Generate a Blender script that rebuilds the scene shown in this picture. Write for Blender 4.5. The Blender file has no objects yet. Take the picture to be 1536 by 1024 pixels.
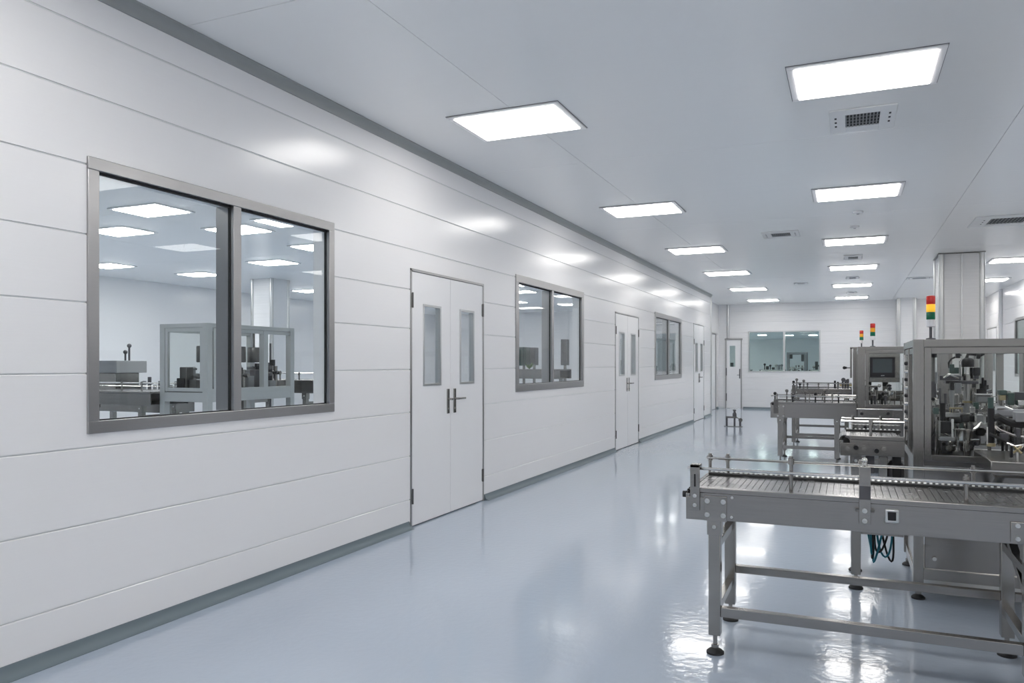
import bpy, bmesh, math, random
from mathutils import Vector, Matrix
S = bpy.context.scene
COL = S.collection
R = math.radians
PI = math.pi
# ------------------------------------------------------------------ camera numbers (pixel of the 1536x1024 photo -> point)
F_PX, VX, HY, EYE = 1150.0, 1272.0, 546.0, 1.4
YAW = math.atan((VX - 768) / F_PX)
SN, CS = math.sin(YAW), math.cos(YAW)
def at(px, py, Y):
    u = (px - 768) / F_PX
    v = (HY - py) / F_PX
    d = u * SN + CS
    t = Y / d
    return Vector(((u * CS - SN) * t, Y, EYE + v * t))

# ------------------------------------------------------------------ materials
M = {}
def nodes_of(name):
    m = bpy.data.materials.new(name)
    m.use_nodes = True
    nt = m.node_tree
    b = nt.nodes['Principled BSDF']
    return m, nt, b
def simple(name, col, rough=0.5, metal=0.0, spec=0.5, coat=0.0):
    m, nt, b = nodes_of(name)
    b.inputs['Base Color'].default_value = (*col, 1)
    b.inputs['Roughness'].default_value = rough
    b.inputs['Metallic'].default_value = metal
    b.inputs['Specular IOR Level'].default_value = spec
    b.inputs['Coat Weight'].default_value = coat
    # faint uneven roughness so nothing is perfectly uniform
    tc = nt.nodes.new('ShaderNodeTexCoord'); nz = nt.nodes.new('ShaderNodeTexNoise')
    nz.inputs['Scale'].default_value = 14; nz.inputs['Detail'].default_value = 3
    mr = nt.nodes.new('ShaderNodeMapRange')
    dv = 0.015 if metal > 0.5 else 0.05
    mr.inputs['To Min'].default_value = max(0.02, rough - dv); mr.inputs['To Max'].default_value = min(1, rough + dv)
    nt.links.new(tc.outputs['Object'], nz.inputs['Vector'])
    nt.links.new(nz.outputs['Fac'], mr.inputs['Value'])
    nt.links.new(mr.outputs['Result'], b.inputs['Roughness'])
    M[name] = m
    return m
def streaked(name, col, rough, metal, scale, amount, bump, spec=0.5, rvar=0.08, coat=0.0):
    """brushed / streaked finish: noise stretched along one axis"""
    m, nt, b = nodes_of(name)
    tc = nt.nodes.new('ShaderNodeTexCoord'); mp = nt.nodes.new('ShaderNodeMapping')
    mp.inputs['Scale'].default_value = scale
    nz = nt.nodes.new('ShaderNodeTexNoise'); nz.inputs['Scale'].default_value = 1.0
    nz.inputs['Detail'].default_value = 4; nz.inputs['Roughness'].default_value = 0.6
    mix = nt.nodes.new('ShaderNodeMix'); mix.data_type = 'RGBA'
    mix.inputs['A'].default_value = (*[c * (1 - amount) for c in col], 1)
    mix.inputs['B'].default_value = (*[min(1, c * (1 + amount)) for c in col], 1)
    mr = nt.nodes.new('ShaderNodeMapRange')
    mr.inputs['To Min'].default_value = max(0.02, rough - rvar); mr.inputs['To Max'].default_value = rough + rvar
    bp = nt.nodes.new('ShaderNodeBump'); bp.inputs['Strength'].default_value = bump; bp.inputs['Distance'].default_value = 0.01
    L = nt.links.new
    L(tc.outputs['Object'], mp.inputs['Vector']); L(mp.outputs['Vector'], nz.inputs['Vector'])
    L(nz.outputs['Fac'], mix.inputs['Factor']); L(mix.outputs['Result'], b.inputs['Base Color'])
    L(nz.outputs['Fac'], mr.inputs['Value']); L(mr.outputs['Result'], b.inputs['Roughness'])
    L(nz.outputs['Fac'], bp.inputs['Height']); L(bp.outputs['Normal'], b.inputs['Normal'])
    b.inputs['Metallic'].default_value = metal
    b.inputs['Specular IOR Level'].default_value = spec
    b.inputs['Coat Weight'].default_value = coat
    M[name] = m
    return m
streaked('white_wall', (0.88, 0.87, 0.872), 0.21, 0.0, (70, 0.8, 110), 0.012, 0.035, 0.5, 0.05)
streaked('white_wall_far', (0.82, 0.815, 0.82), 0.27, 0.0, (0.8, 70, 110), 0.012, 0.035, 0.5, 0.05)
streaked('ceiling_white', (0.935, 0.935, 0.93), 0.24, 0.0, (0.7, 30, 1), 0.006, 0.0012, 0.75, 0.02)
simple('seam', (0.34, 0.35, 0.37), 0.6)
simple('cove_grey', (0.33, 0.345, 0.34), 0.35)
simple('profile_grey', (0.56, 0.575, 0.57), 0.38, 0.35)
simple('door_white', (0.87, 0.865, 0.87), 0.32)
simple('cove', (0.17, 0.21, 0.235), 0.5, 0.0, 0.3)
streaked('steel', (0.34, 0.33, 0.315), 0.22, 1.0, (4, 4, 160), 0.06, 0.010, 0.5, 0.03)
streaked('steel_x', (0.33, 0.32, 0.31), 0.24, 1.0, (3, 160, 160), 0.06, 0.010, 0.5, 0.03)
streaked('steel_frame', (0.43, 0.425, 0.425), 0.30, 1.0, (120, 5, 120), 0.04, 0.006, 0.5, 0.02)
streaked('steel_dark', (0.18, 0.175, 0.17), 0.34, 1.0, (40, 40, 60), 0.15, 0.02, 0.5, 0.08)
simple('steel_bright', (0.66, 0.65, 0.63), 0.16, 1.0)
simple('aluminium', (0.62, 0.63, 0.63), 0.30, 1.0)
simple('belt_plate', (0.30, 0.295, 0.295), 0.27, 0.95)
simple('black_plastic', (0.014, 0.014, 0.016), 0.36, 0.0, 0.35)
simple('black_rubber', (0.02, 0.021, 0.022), 0.6)
simple('dark_grey', (0.085, 0.085, 0.095), 0.45)
simple('mid_grey', (0.30, 0.31, 0.32), 0.45)
simple('green_dark', (0.045, 0.085, 0.075), 0.4)
simple('brass', (0.42, 0.36, 0.22), 0.3, 1.0)
simple('teal_hose', (0.02, 0.20, 0.27), 0.35)
simple('screen', (0.060, 0.072, 0.075), 0.25, 0.0, 0.25)
simple('light_frame', (0.84, 0.83, 0.84), 0.4)
simple('vent_white', (0.86, 0.86, 0.86), 0.45)
simple('vent_dark', (0.03, 0.03, 0.033), 0.7)
simple('green_leaf', (0.10, 0.20, 0.05), 0.5)
simple('lens_red', (0.62, 0.025, 0.02), 0.25)
simple('lens_amber', (0.95, 0.42, 0.02), 0.25)
simple('lens_green', (0.0, 0.16, 0.075), 0.25)
# lit amber lens on the nearest tower: a lamp
m, nt, b = nodes_of('lens_lit'); b.inputs['Base Color'].default_value = (0.95, 0.45, 0.02, 1)
b.inputs['Emission Color'].default_value = (1, 0.62, 0.05, 1); b.inputs['Emission Strength'].default_value = 0.5; M['lens_lit'] = m
# LED diffusers
def emitter(name, col, st):
    m, nt, b = nodes_of(name)
    b.inputs['Base Color'].default_value = (0.9, 0.9, 0.9, 1)
    b.inputs['Emission Color'].default_value = (*col, 1)
    b.inputs['Emission Strength'].default_value = st
    M[name] = m
emitter('led', (1.0, 0.972, 0.935), 11.0)
emitter('led_next', (1.0, 0.985, 0.965), 20.0)
emitter('led_far', (1.0, 0.985, 0.965), 33.0)
# floor: glossy blue epoxy with slow waves
m, nt, b = nodes_of('epoxy_floor')
tc = nt.nodes.new('ShaderNodeTexCoord')
n1 = nt.nodes.new('ShaderNodeTexNoise'); n1.inputs['Scale'].default_value = 0.7; n1.inputs['Detail'].default_value = 3
n2 = nt.nodes.new('ShaderNodeTexNoise'); n2.inputs['Scale'].default_value = 22.0; n2.inputs['Detail'].default_value = 2
mix = nt.nodes.new('ShaderNodeMix'); mix.data_type = 'RGBA'
mix.inputs['A'].default_value = (0.43, 0.495, 0.585, 1); mix.inputs['B'].default_value = (0.455, 0.52, 0.61, 1)
bp = nt.nodes.new('ShaderNodeBump'); bp.inputs['Strength'].default_value = 0.06; bp.inputs['Distance'].default_value = 0.02
L = nt.links.new
L(tc.outputs['Object'], n1.inputs['Vector']); L(tc.outputs['Object'], n2.inputs['Vector'])
L(n1.outputs['Fac'], mix.inputs['Factor']); L(mix.outputs['Result'], b.inputs['Base Color'])
L(n2.outputs['Fac'], bp.inputs['Height']); L(bp.outputs['Normal'], b.inputs['Normal'])
b.inputs['Roughness'].default_value = 0.115; b.inputs['Specular IOR Level'].default_value = 0.70; b.inputs['Coat Weight'].default_value = 0.18; b.inputs['Coat Roughness'].default_value = 0.045
M['epoxy_floor'] = m
# glass (thin panes): mostly see-through, mirror part by angle
def glass(name, tint, ior, rough=0.0):
    m = bpy.data.materials.new(name); m.use_nodes = True
    nt = m.node_tree; nt.nodes.clear()
    out = nt.nodes.new('ShaderNodeOutputMaterial'); mx = nt.nodes.new('ShaderNodeMixShader')
    tr = nt.nodes.new('ShaderNodeBsdfTransparent'); gl = nt.nodes.new('ShaderNodeBsdfGlossy')
    f0 = ((ior - 1) / (ior + 1)) ** 2                      # Schlick, the same from both sides of the pane
    ge = nt.nodes.new('ShaderNodeNewGeometry'); dt = nt.nodes.new('ShaderNodeVectorMath'); dt.operation = 'DOT_PRODUCT'
    nt.links.new(ge.outputs['Incoming'], dt.inputs[0]); nt.links.new(ge.outputs['Normal'], dt.inputs[1])
    def mth(op, a, b_=None):
        n = nt.nodes.new('ShaderNodeMath'); n.operation = op; n.use_clamp = op in ('SUBTRACT', 'ADD')
        for i, q in enumerate((a, b_)):
            if q is None: continue
            if isinstance(q, (int, float)): n.inputs[i].default_value = q
            else: nt.links.new(q, n.inputs[i])
        return n.outputs[0]
    ab = mth('ABSOLUTE', dt.outputs['Value']); om = mth('SUBTRACT', 1.0, ab); pw5 = mth('POWER', om, 5.0)
    fr = mth('ADD', mth('MULTIPLY', pw5, 1 - f0), f0)
    tr.inputs['Color'].default_value = (*tint, 1); gl.inputs['Roughness'].default_value = rough
    nt.links.new(fr, mx.inputs[0]); nt.links.new(tr.outputs[0], mx.inputs[1]); nt.links.new(gl.outputs[0], mx.inputs[2])
    nt.links.new(mx.outputs[0], out.inputs[0])
    M[name] = m
glass('window_glass', (0.965, 0.985, 0.985), 1.30)
glass('far_glass', (0.80, 0.885, 0.865), 1.30)
glass('guard_glass', (0.97, 0.98, 0.975), 1.25)

# ------------------------------------------------------------------ mesh builder
class MB:
    def __init__(self):
        self.v, self.f, self.mi, self.cur = [], [], [], 0
    def _add(self, vs, fs):
        o = len(self.v)
        self.v += [tuple(p) for p in vs]
        for q in fs:
            self.f.append([o + i for i in q]); self.mi.append(self.cur)
        return self
    def box(self, x0, x1, y0, y1, z0, z1):
        if x0 > x1: x0, x1 = x1, x0
        if y0 > y1: y0, y1 = y1, y0
        if z0 > z1: z0, z1 = z1, z0
        vs = [(x0,y0,z0),(x1,y0,z0),(x1,y1,z0),(x0,y1,z0),(x0,y0,z1),(x1,y0,z1),(x1,y1,z1),(x0,y1,z1)]
        return self._add(vs, [(3,2,1,0),(4,5,6,7),(0,1,5,4),(1,2,6,5),(2,3,7,6),(3,0,4,7)])
    def cbox(self, c, sx, sy, sz, rot=None):
        c = Vector(c); rot = rot or Matrix.Identity(3)
        vs = [c + rot @ Vector((a*sx/2, b_*sy/2, d*sz/2)) for d in (-1,1) for a, b_ in ((-1,-1),(1,-1),(1,1),(-1,1))]
        return self._add(vs, [(3,2,1,0),(4,5,6,7),(0,1,5,4),(1,2,6,5),(2,3,7,6),(3,0,4,7)])
    def bar(self, p, q, w, h):
        """square bar from p to q"""
        p, q = Vector(p), Vector(q); d = (q - p); l = d.length; d.normalize()
        up = Vector((0,0,1)) if abs(d.z) < 0.95 else Vector((0,1,0))
        s = d.cross(up).normalized(); u = s.cross(d)
        rot = Matrix((s, d, u)).transposed()
        return self.cbox((p + q) / 2, w, l, h, rot)
    def cyl(self, p, q, r, seg=14, r2=None):
        p, q = Vector(p), Vector(q); r2 = r if r2 is None else r2
        d = (q - p).normalized()
        up = Vector((0,0,1)) if abs(d.z) < 0.9 else Vector((1,0,0))
        a = d.cross(up).normalized(); b_ = d.cross(a)
        vs = []
        for c, rr in ((p, r), (q, r2)):
            for i in range(seg):
                t = 2*PI*i/seg
                vs.append(c + a*math.cos(t)*rr + b_*math.sin(t)*rr)
        fs = [(i, (i+1) % seg, seg+(i+1) % seg, seg+i) for i in range(seg)]
        fs.append(tuple(range(seg-1, -1, -1))); fs.append(tuple(range(seg, 2*seg)))
        return self._add(vs, fs)
    def lathe(self, c, prof, seg=18):
        c = Vector(c); vs, fs = [], []
        for r, z in prof:
            for i in range(seg):
                t = 2*PI*i/seg
                vs.append((c.x + r*math.cos(t), c.y + r*math.sin(t), c.z + z))
        n = len(prof)
        for k in range(n-1):
            for i in range(seg):
                fs.append((k*seg+i, k*seg+(i+1) % seg, (k+1)*seg+(i+1) % seg, (k+1)*seg+i))
        fs.append(tuple(range(seg-1, -1, -1))); fs.append(tuple((n-1)*seg+i for i in range(seg)))
        return self._add(vs, fs)
    def ball(self, c, r, seg=10):
        prof = [(max(0.0005, r*math.cos(t)), r*math.sin(t)) for t in [(-PI/2 + PI*i/6) for i in range(7)]]
        return self.lathe(c, prof, seg)
    def tube(self, pts, r, seg=8):
        pts = [Vector(p) for p in pts]; vs, fs = [], []
        n = len(pts); prev = None
        for k, p in enumerate(pts):
            d = (pts[min(k+1, n-1)] - pts[max(k-1, 0)]).normalized()
            if prev is None:
                up = Vector((0,0,1)) if abs(d.z) < 0.9 else Vector((1,0,0))
                a = d.cross(up).normalized()
            else:
                a = (prev - d*prev.dot(d)).normalized()
            prev = a; b_ = d.cross(a)
            for i in range(seg):
                t = 2*PI*i/seg
                vs.append(p + a*math.cos(t)*r + b_*math.sin(t)*r)
        for k in range(n-1):
            for i in range(seg):
                fs.append((k*seg+i, k*seg+(i+1) % seg, (k+1)*seg+(i+1) % seg, (k+1)*seg+i))
        fs.append(tuple(range(seg-1, -1, -1))); fs.append(tuple((n-1)*seg+i for i in range(seg)))
        return self._add(vs, fs)
    def prism(self, pts, axis, a0, a1):
        """outline of 2-D points swept along axis ('x': pts are (y,z); 'y': (x,z); 'z': (x,y))"""
        def mk(p, a):
            return (a, p[0], p[1]) if axis == 'x' else (p[0], a, p[1]) if axis == 'y' else (p[0], p[1], a)
        n = len(pts)
        vs = [mk(p, a0) for p in pts] + [mk(p, a1) for p in pts]
        fs = [(i, (i+1) % n, n+(i+1) % n, n+i) for i in range(n)]
        fs.append(tuple(range(n-1, -1, -1))); fs.append(tuple(range(n, 2*n)))
        return self._add(vs, fs)
    def build(self, name, mat, parent=None, bevel=0.0, smooth=True, at_=None):
        off = origin(parent) if parent else Vector(at_ or (0,0,0))
        me = bpy.data.meshes.new(name)
        me.from_pydata([tuple(Vector(p) - off) for p in self.v], [], self.f)
        mats = mat if isinstance(mat, (list, tuple)) else [mat]
        for k in mats: me.materials.append(M[k])
        if len(mats) > 1: me.polygons.foreach_set('material_index', self.mi)
        bm = bmesh.new(); bm.from_mesh(me)
        bmesh.ops.recalc_face_normals(bm, faces=bm.faces[:])
        bm.to_mesh(me); bm.free()
        if smooth:
            me.shade_smooth(); me.set_sharp_from_angle(angle=R(35))
        o = bpy.data.objects.new(name, me); COL.objects.link(o)
        if parent: o.parent = parent
        else: o.location = off
        if bevel > 0:
            md = o.modifiers.new('edge', 'BEVEL'); md.width = bevel; md.segments = 2
            md.limit_method = 'ANGLE'; md.angle_limit = R(40); md.harden_normals = False
        return o
def origin(o):
    v = Vector((0,0,0))
    while o:
        v += Vector(o.location); o = o.parent
    return v
def one(name, mat, parent, fn, *a, bevel=0.0, **k):
    b = MB(); getattr(b, fn)(*a, **k)
    return b.build(name, mat, parent, bevel)
def tag(o, label, cat, group=None, kind=None):
    o['label'] = label; o['category'] = cat
    if group: o['group'] = group
    if kind: o['kind'] = kind
    return o
def thing(name, loc, label, cat, group=None, kind=None):
    o = bpy.data.objects.new(name, None); COL.objects.link(o); o.location = loc
    o.empty_display_size = 0.1
    return tag(o, label, cat, group, kind)
def copy_tree(o, parent=None):
    c = o.copy(); COL.objects.link(c)
    if parent: c.parent = parent
    for ch in o.children: copy_tree(ch, c)
    return c
def dup(o, loc, label=None, group=None, rotz=None):
    c = copy_tree(o); c.location = loc
    if label: c['label'] = label
    if group: c['group'] = group
    if rotz is not None: c.rotation_euler = (0, 0, rotz)
    return c

# ------------------------------------------------------------------ room shell
WX, H, FY, RX = -3.43, 3.28, 25.0, 3.55
REC = -3.78           # the recess past the corner post
YB = -3.5             # wall behind the camera
b = MB(); b.box(-15.2, 9.2, YB-0.2, 43.5, -0.1, 0.0)
tag(b.build('floor', 'epoxy_floor', smooth=False), 'glossy blue-grey epoxy floor running the length of the room', 'floor', kind='structure')

def ceiling_mb(x0, x1, y0, y1, xs, ys, gap=0.004):
    b = MB()
    xe = [x0] + [x for x in xs if x0 < x < x1] + [x1]; ye = [y0] + [y for y in ys if y0 < y < y1] + [y1]
    b.cur = 0
    for i in range(len(xe)-1):
        for j in range(len(ye)-1):
            b.box(xe[i]+gap/2, xe[i+1]-gap/2, ye[j]+gap/2, ye[j+1]-gap/2, H, H+0.04)
    b.cur = 1
    b.box(x0, x1, y0, y1, H+0.041, H+0.08)
    return b
c = ceiling_mb(REC-0.1, RX+0.1, YB-0.1, FY+0.1, [-2.27, 1.17], [YB+3.03, 3.18, 6.83, 10.48, 14.13, 17.78, 21.43]).build('ceiling', ['ceiling_white', 'seam'], smooth=False)
tag(c, 'satin pale grey panel ceiling with thin seams above the main hall', 'ceiling', kind='structure')
c = ceiling_mb(-14.9, REC-0.1, YB-0.1, 26.0, [-10.2, -6.5], [3.18, 6.83, 10.48, 14.13, 17.78, 21.43]).build('ceiling', ['ceiling_white', 'seam'], smooth=False)
tag(c, 'pale grey ceiling of the neighbouring room seen through the left windows', 'ceiling', kind='structure')
c = ceiling_mb(-6.0, 5.0, FY+0.12, 43.2, [-1], [34]).build('ceiling', ['ceiling_white', 'seam'], smooth=False)
c.location.z = 2.72 - H
tag(c, 'pale ceiling of the room behind the far window', 'ceiling', kind='structure')
c = ceiling_mb(RX+0.12, 9.0, 10.0, FY, [6], [16]).build('ceiling', ['ceiling_white', 'seam'], smooth=False)
tag(c, 'pale ceiling of the side room behind the right wall window', 'ceiling', kind='structure')

ROWS = [0.05, 0.245, 0.615, 0.99, 1.355, 1.705, 2.04, 2.385, 2.73, 3.06, H]
def wall_mb(a0, a1, rows, opens, face, thick, axis, sign, gap=0.007, depth=0.007, cham=0.004):
    """boards between the rows, cut round the openings (a0,a1,z0,z1). axis 'x': wall plane x=face runs along y;
    axis 'y': plane y=face runs along x. sign: +1 when the room lies on the + side of the plane."""
    b = MB()
    def sweep(pts, s0, s1):
        if axis == 'x': b.prism(pts, 'y', s0, s1)
        else: b.prism(pts, 'x', s0, s1)
    def free(z0, z1):
        segs = [(a0, a1)]
        for o in opens:
            if o[2] < z1 - 1e-4 and o[3] > z0 + 1e-4:
                n = []
                for s in segs:
                    if o[0] > s[0]: n.append((s[0], min(o[0], s[1])))
                    if o[1] < s[1]: n.append((max(o[1], s[0]), s[1]))
                segs = [s for s in n if s[1] - s[0] > 1e-3]
        return segs
    for k in range(len(rows)-1):
        z0, z1 = rows[k], rows[k+1]
        cuts = sorted({z0, z1} | {z for o in opens for z in (o[2], o[3]) if z0 < z < z1})
        for i in range(len(cuts)-1):
            c0, c1 = cuts[i], cuts[i+1]
            lo = c0 + (gap/2 if i == 0 and k > 0 else 0)
            top = (i == len(cuts)-2 and k < len(rows)-2)
            hi = c1 - (gap/2 if top else 0)
            for s0, s1 in free(c0, c1):
                f, d = face, face - sign*depth
                b.cur = 0
                if top: sweep([(d, lo), (f, lo), (f, hi-cham), (f - sign*cham, hi), (d, hi)], s0, s1)
                else: sweep([(d, lo), (f, lo), (f, hi), (d, hi)], s0, s1)
    # core behind the boards
    zs = sorted({0.0, rows[-1]} | {z for o in opens for z in (o[2], o[3]) if 0 < z < rows[-1]})
    for i in range(len(zs)-1):
        for s0, s1 in free(zs[i], zs[i+1]):
            b.cur = 1
            d = face - sign*depth
            sweep([(d - sign*(thick-depth), zs[i]), (d, zs[i]), (d, zs[i+1]), (d - sign*(thick-depth), zs[i+1])], s0, s1)
    return b
WIN = [(2.614, 4.588, 1.055, 2.425), (7.92, 10.34, 1.085, 2.415), (14.71, 17.30, 1.090, 2.415)]
DOOR = [(5.655, 7.095, 0.0, 2.222), (11.955, 13.465, 0.0, 2.245), (18.79, 20.24, 0.0, 2.40)]
WT = 0.13
simple('wall_core', (0.72, 0.74, 0.74), 0.6)
w = wall_mb(YB, 21.32, ROWS, WIN + DOOR, WX, WT, 'x', 1).build('wall_left', ['white_wall', 'wall_core'], smooth=False)
tag(w, 'long white wall of horizontal panels with windows and double doors on the left', 'wall', kind='structure')
# recess past the corner
b = wall_mb(21.36, FY, [0.05, 1.355, 2.40, H], [(23.45, 24.55, 0, 2.36)], REC, 0.1, 'x', 1)
b.cur = 0; b.box(REC-0.1, WX, 21.32, 21.36, 0, H)
tag(b.build('wall_recess', ['white_wall', 'wall_core'], smooth=False), 'short set-back white wall past the corner post of the left wall', 'wall', kind='structure')
FWIN = (-2.87, -0.765, 1.155, 2.43)
FDOOR = (-3.56, -3.06, 0.0, 2.19)
w = wall_mb(REC-0.1, RX+0.1, ROWS, [FWIN, FDOOR], FY, 0.12, 'y', -1, gap=0.004).build('wall_far', ['white_wall_far', 'wall_core'], smooth=False)
tag(w, 'white far end wall with a wide window and a narrow door', 'wall', kind='structure')
RWIN = (18.7, 21.0, 1.12, 2.46)
RDOOR = (23.35, 24.85, 0, 2.38)
w = wall_mb(YB, FY, ROWS, [RWIN, RDOOR], RX, 0.12, 'x', -1).build('wall_right', ['white_wall', 'wall_core'], smooth=False)
tag(w, 'white wall on the right seen beyond the column and through the guards', 'wall', kind='structure')
b = MB(); b.box(-15.0, RX+0.1, YB-0.1, YB-0.001, 0, H)
tag(b.build('wall_back', 'white_wall_far', smooth=False), 'white wall behind the viewpoint', 'wall', kind='structure')
b = MB(); b.box(-14.7, -14.6, YB, 26.0, 0, H)
tag(b.build('wall_outer', 'white_wall', smooth=False), 'white back wall of the neighbouring room seen through the left windows', 'wall', kind='structure')
b = MB(); b.box(-14.6, REC-0.11, 25.9, 26.0, 0, H)
tag(b.build('wall_end', 'white_wall_far', smooth=False), 'white end wall of the neighbouring room', 'wall', kind='structure')
b = MB(); b.box(-6.0, 5.0, 43.0, 43.1, 0, 2.72); b.box(-6.1, -6.0, 26.01, 43.0, 0, 2.72); b.box(5.0, 5.1, FY+0.12, 43.0, 0, 2.72)
tag(b.build('wall_beyond', 'white_wall_far', smooth=False), 'white walls of the room behind the far window', 'wall', kind='structure')
b = MB(); b.box(8.9, 9.0, 10, FY, 0, H); b.box(RX+0.121, 8.9, 10, 10.1, 0, H); b.box(RX+0.121, 8.9, FY-0.1, FY, 0, H)
tag(b.build('wall_side', 'white_wall_far', smooth=False), 'white walls of the side room behind the right window', 'wall', kind='structure')

# cove trim under the ceiling and coved skirting, corner posts
def cove_top(y0, y1):
    n = 6; pts = [(WX+0.0005, H-0.065), (WX+0.0005, H-0.0005), (WX+0.062, H-0.0005)]
    for i in range(n+1):
        t = PI/2*i/n
        pts.append((WX+0.062-0.055*math.sin(t), H-0.008-0.055*(1-math.cos(t))))
    return MB().prism(pts, 'y', y0, y1)
t = cove_top(YB, 21.32).build('trim_ceiling', 'cove_grey')
tag(t, 'grey cove strip along the top of the left wall', 'trim', kind='structure')
def skirt(segs, name, label, axis, face, sign):
    b = MB()
    for s0, s1 in segs:
        pts = [(face, 0.0005), (face, 0.06), (face + sign*0.006, 0.06)]
        for i in range(7):
            t = PI/2*i/6
            pts.append((face + sign*(0.006 + 0.05*(1-math.cos(t))), 0.06 - 0.0575*math.sin(t)))
        pts.append((face + sign*0.056, 0.0005))
        b.prism(pts, 'y' if axis == 'x' else 'x', s0, s1)
    tag(b.build(name, 'cove'), label, 'baseboard', kind='structure')
skirt([(YB, DOOR[0][0]-.02), (DOOR[0][1]+.02, DOOR[1][0]-.02), (DOOR[1][1]+.02, DOOR[2][0]-.02), (DOOR[2][1]+.02, 21.3)], 'baseboard_left', 'blue-grey coved skirting along the foot of the left wall', 'x', WX, 1)
skirt([(FDOOR[1]+.04, 1.28), (1.79, RX-.06)], 'baseboard_far', 'blue-grey coved skirting along the foot of the far wall', 'y', FY, -1)
skirt([(21.4, 23.4), (24.6, 24.93)], 'baseboard_recess', 'blue-grey coved skirting of the set-back wall', 'x', REC, 1)
def post(name, x, y, label, r=0.035, z1=H):
    b = MB(); b.cyl((x, y, 0), (x, y, z1), r, 16)
    tag(b.build(name, 'aluminium'), label, 'trim', kind='structure')
post('trim_1', WX-0.005, 21.335, 'round metal corner post where the left wall ends')
b = MB(); b.cyl((FDOOR[0]+0.08, FY-0.02, FDOOR[3]+0.03), (FDOOR[0]+0.08, FY-0.02, H), 0.03, 14)
tag(b.build('trim_2', 'aluminium'), 'round metal post above the narrow far door', 'trim', kind='structure')
b = MB(); b.cyl((RX-0.03, 22.6, 0), (RX-0.03, 22.6, H), 0.045, 16)
tag(b.build('trim_3', 'light_frame'), 'white corner post on the right wall beside its door', 'trim', kind='structure')

# ------------------------------------------------------------------ windows
def window_x(n, op, face, label, mull, fw, thick, gl='window_glass', sign=1):
    y0, y1, z0, z1 = op
    r = thing('window_%d' % n, (face, (y0+y1)/2, z0), label, 'window', kind='structure')
    pr = 0.012*sign; X0 = face + pr; X1 = face - sign*0.034; XB = face - sign*(thick + 0.004)
    b = MB()                                          # frame lining the opening, mitred look by four members
    b.box(X1, X0, y0, y1, z1-fw, z1); b.box(X1, X0, y0, y1, z0, z0+fw)
    b.box(X1, X0, y0, y0+fw, z0+fw, z1-fw); b.box(X1, X0, y1-fw, y1, z0+fw, z1-fw)
    b.build('frame', 'steel_frame', r, 0.003)
    b = MB(); b.box(XB, X0-0.001*sign, mull-0.032, mull+0.032, z0+fw, z1-fw); b.build('mullion', 'steel_frame', r, 0.003)
    g = MB()                                          # black gasket round each pane, a little behind the face
    gx0, gx1 = face - sign*0.016, face - sign*0.030
    for a, c_ in ((y0+fw, mull-0.032), (mull+0.032, y1-fw)):
        g.box(gx0, gx1, a, c_, z1-fw-0.012, z1-fw); g.box(gx0, gx1, a, c_, z0+fw, z0+fw+0.006)
        g.box(gx0, gx1, a, a+0.007, z0+fw, z1-fw); g.box(gx0, gx1, c_-0.007, c_, z0+fw, z1-fw)
    g.build('gasket_shadow_line', 'black_rubber', r)
    s = MB(); fl = fw - 0.004
    s.box(X1, XB, y0, y1, z0, z0+fl); s.box(X1, XB, y0, y1, z1-fl, z1); s.box(X1, XB, y0, y0+fl, z0+fl, z1-fl); s.box(X1, XB, y1-fl, y1, z0+fl, z1-fl)
    s.build('lining', 'light_frame', r)
    for a, c_ in ((y0+fw, mull-0.032), (mull+0.032, y1-fw)):
        p = MB(); p.box(face - sign*0.020, face - sign*0.026, a, c_, z0+fw, z1-fw); p.build('pane', gl, r)
    return r
window_x(1, WIN[0], WX, 'large two-pane steel-framed window nearest the viewer on the left wall', 3.622, 0.062, WT)
window_x(2, WIN[1], WX, 'two-pane steel-framed window between the first and second double doors', 9.10, 0.085, WT)
window_x(3, WIN[2], WX, 'farthest two-pane window of the left wall, past the second double door', 16.0, 0.09, WT)
window_x(5, RWIN, RX, 'window in the right wall at the right edge of the photo', 19.8, 0.06, 0.12, 'far_glass', -1)
def window_y(n, op, face, label, mull, fw):
    x0, x1, z0, z1 = op
    r = thing('window_%d' % n, ((x0+x1)/2, face, z0), label, 'window', kind='structure')
    Y0, Y1 = face-0.015, face+0.124
    b = MB(); b.box(x0, x1, Y0, Y1, z1-fw, z1); b.box(x0, x1, Y0, Y1, z0, z0+fw)
    b.box(x0, x0+fw, Y0, Y1, z0+fw, z1-fw); b.box(x1-fw, x1, Y0, Y1, z0+fw, z1-fw)
    b.build('frame', 'aluminium', r, 0.003)
    b = MB(); b.box(mull-0.03, mull+0.03, Y0+0.001, Y1, z0+fw, z1-fw); b.build('mullion', 'aluminium', r, 0.003)
    for a, c_ in ((x0+fw, mull-0.03), (mull+0.03, x1-fw)):
        p = MB(); p.box(a, c_, face+0.02, face+0.026, z0+fw, z1-fw); p.build('pane', 'far_glass', r)
window_y(4, FWIN, FY, 'wide two-pane window in the far end wall', -1.80, 0.035)

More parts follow.
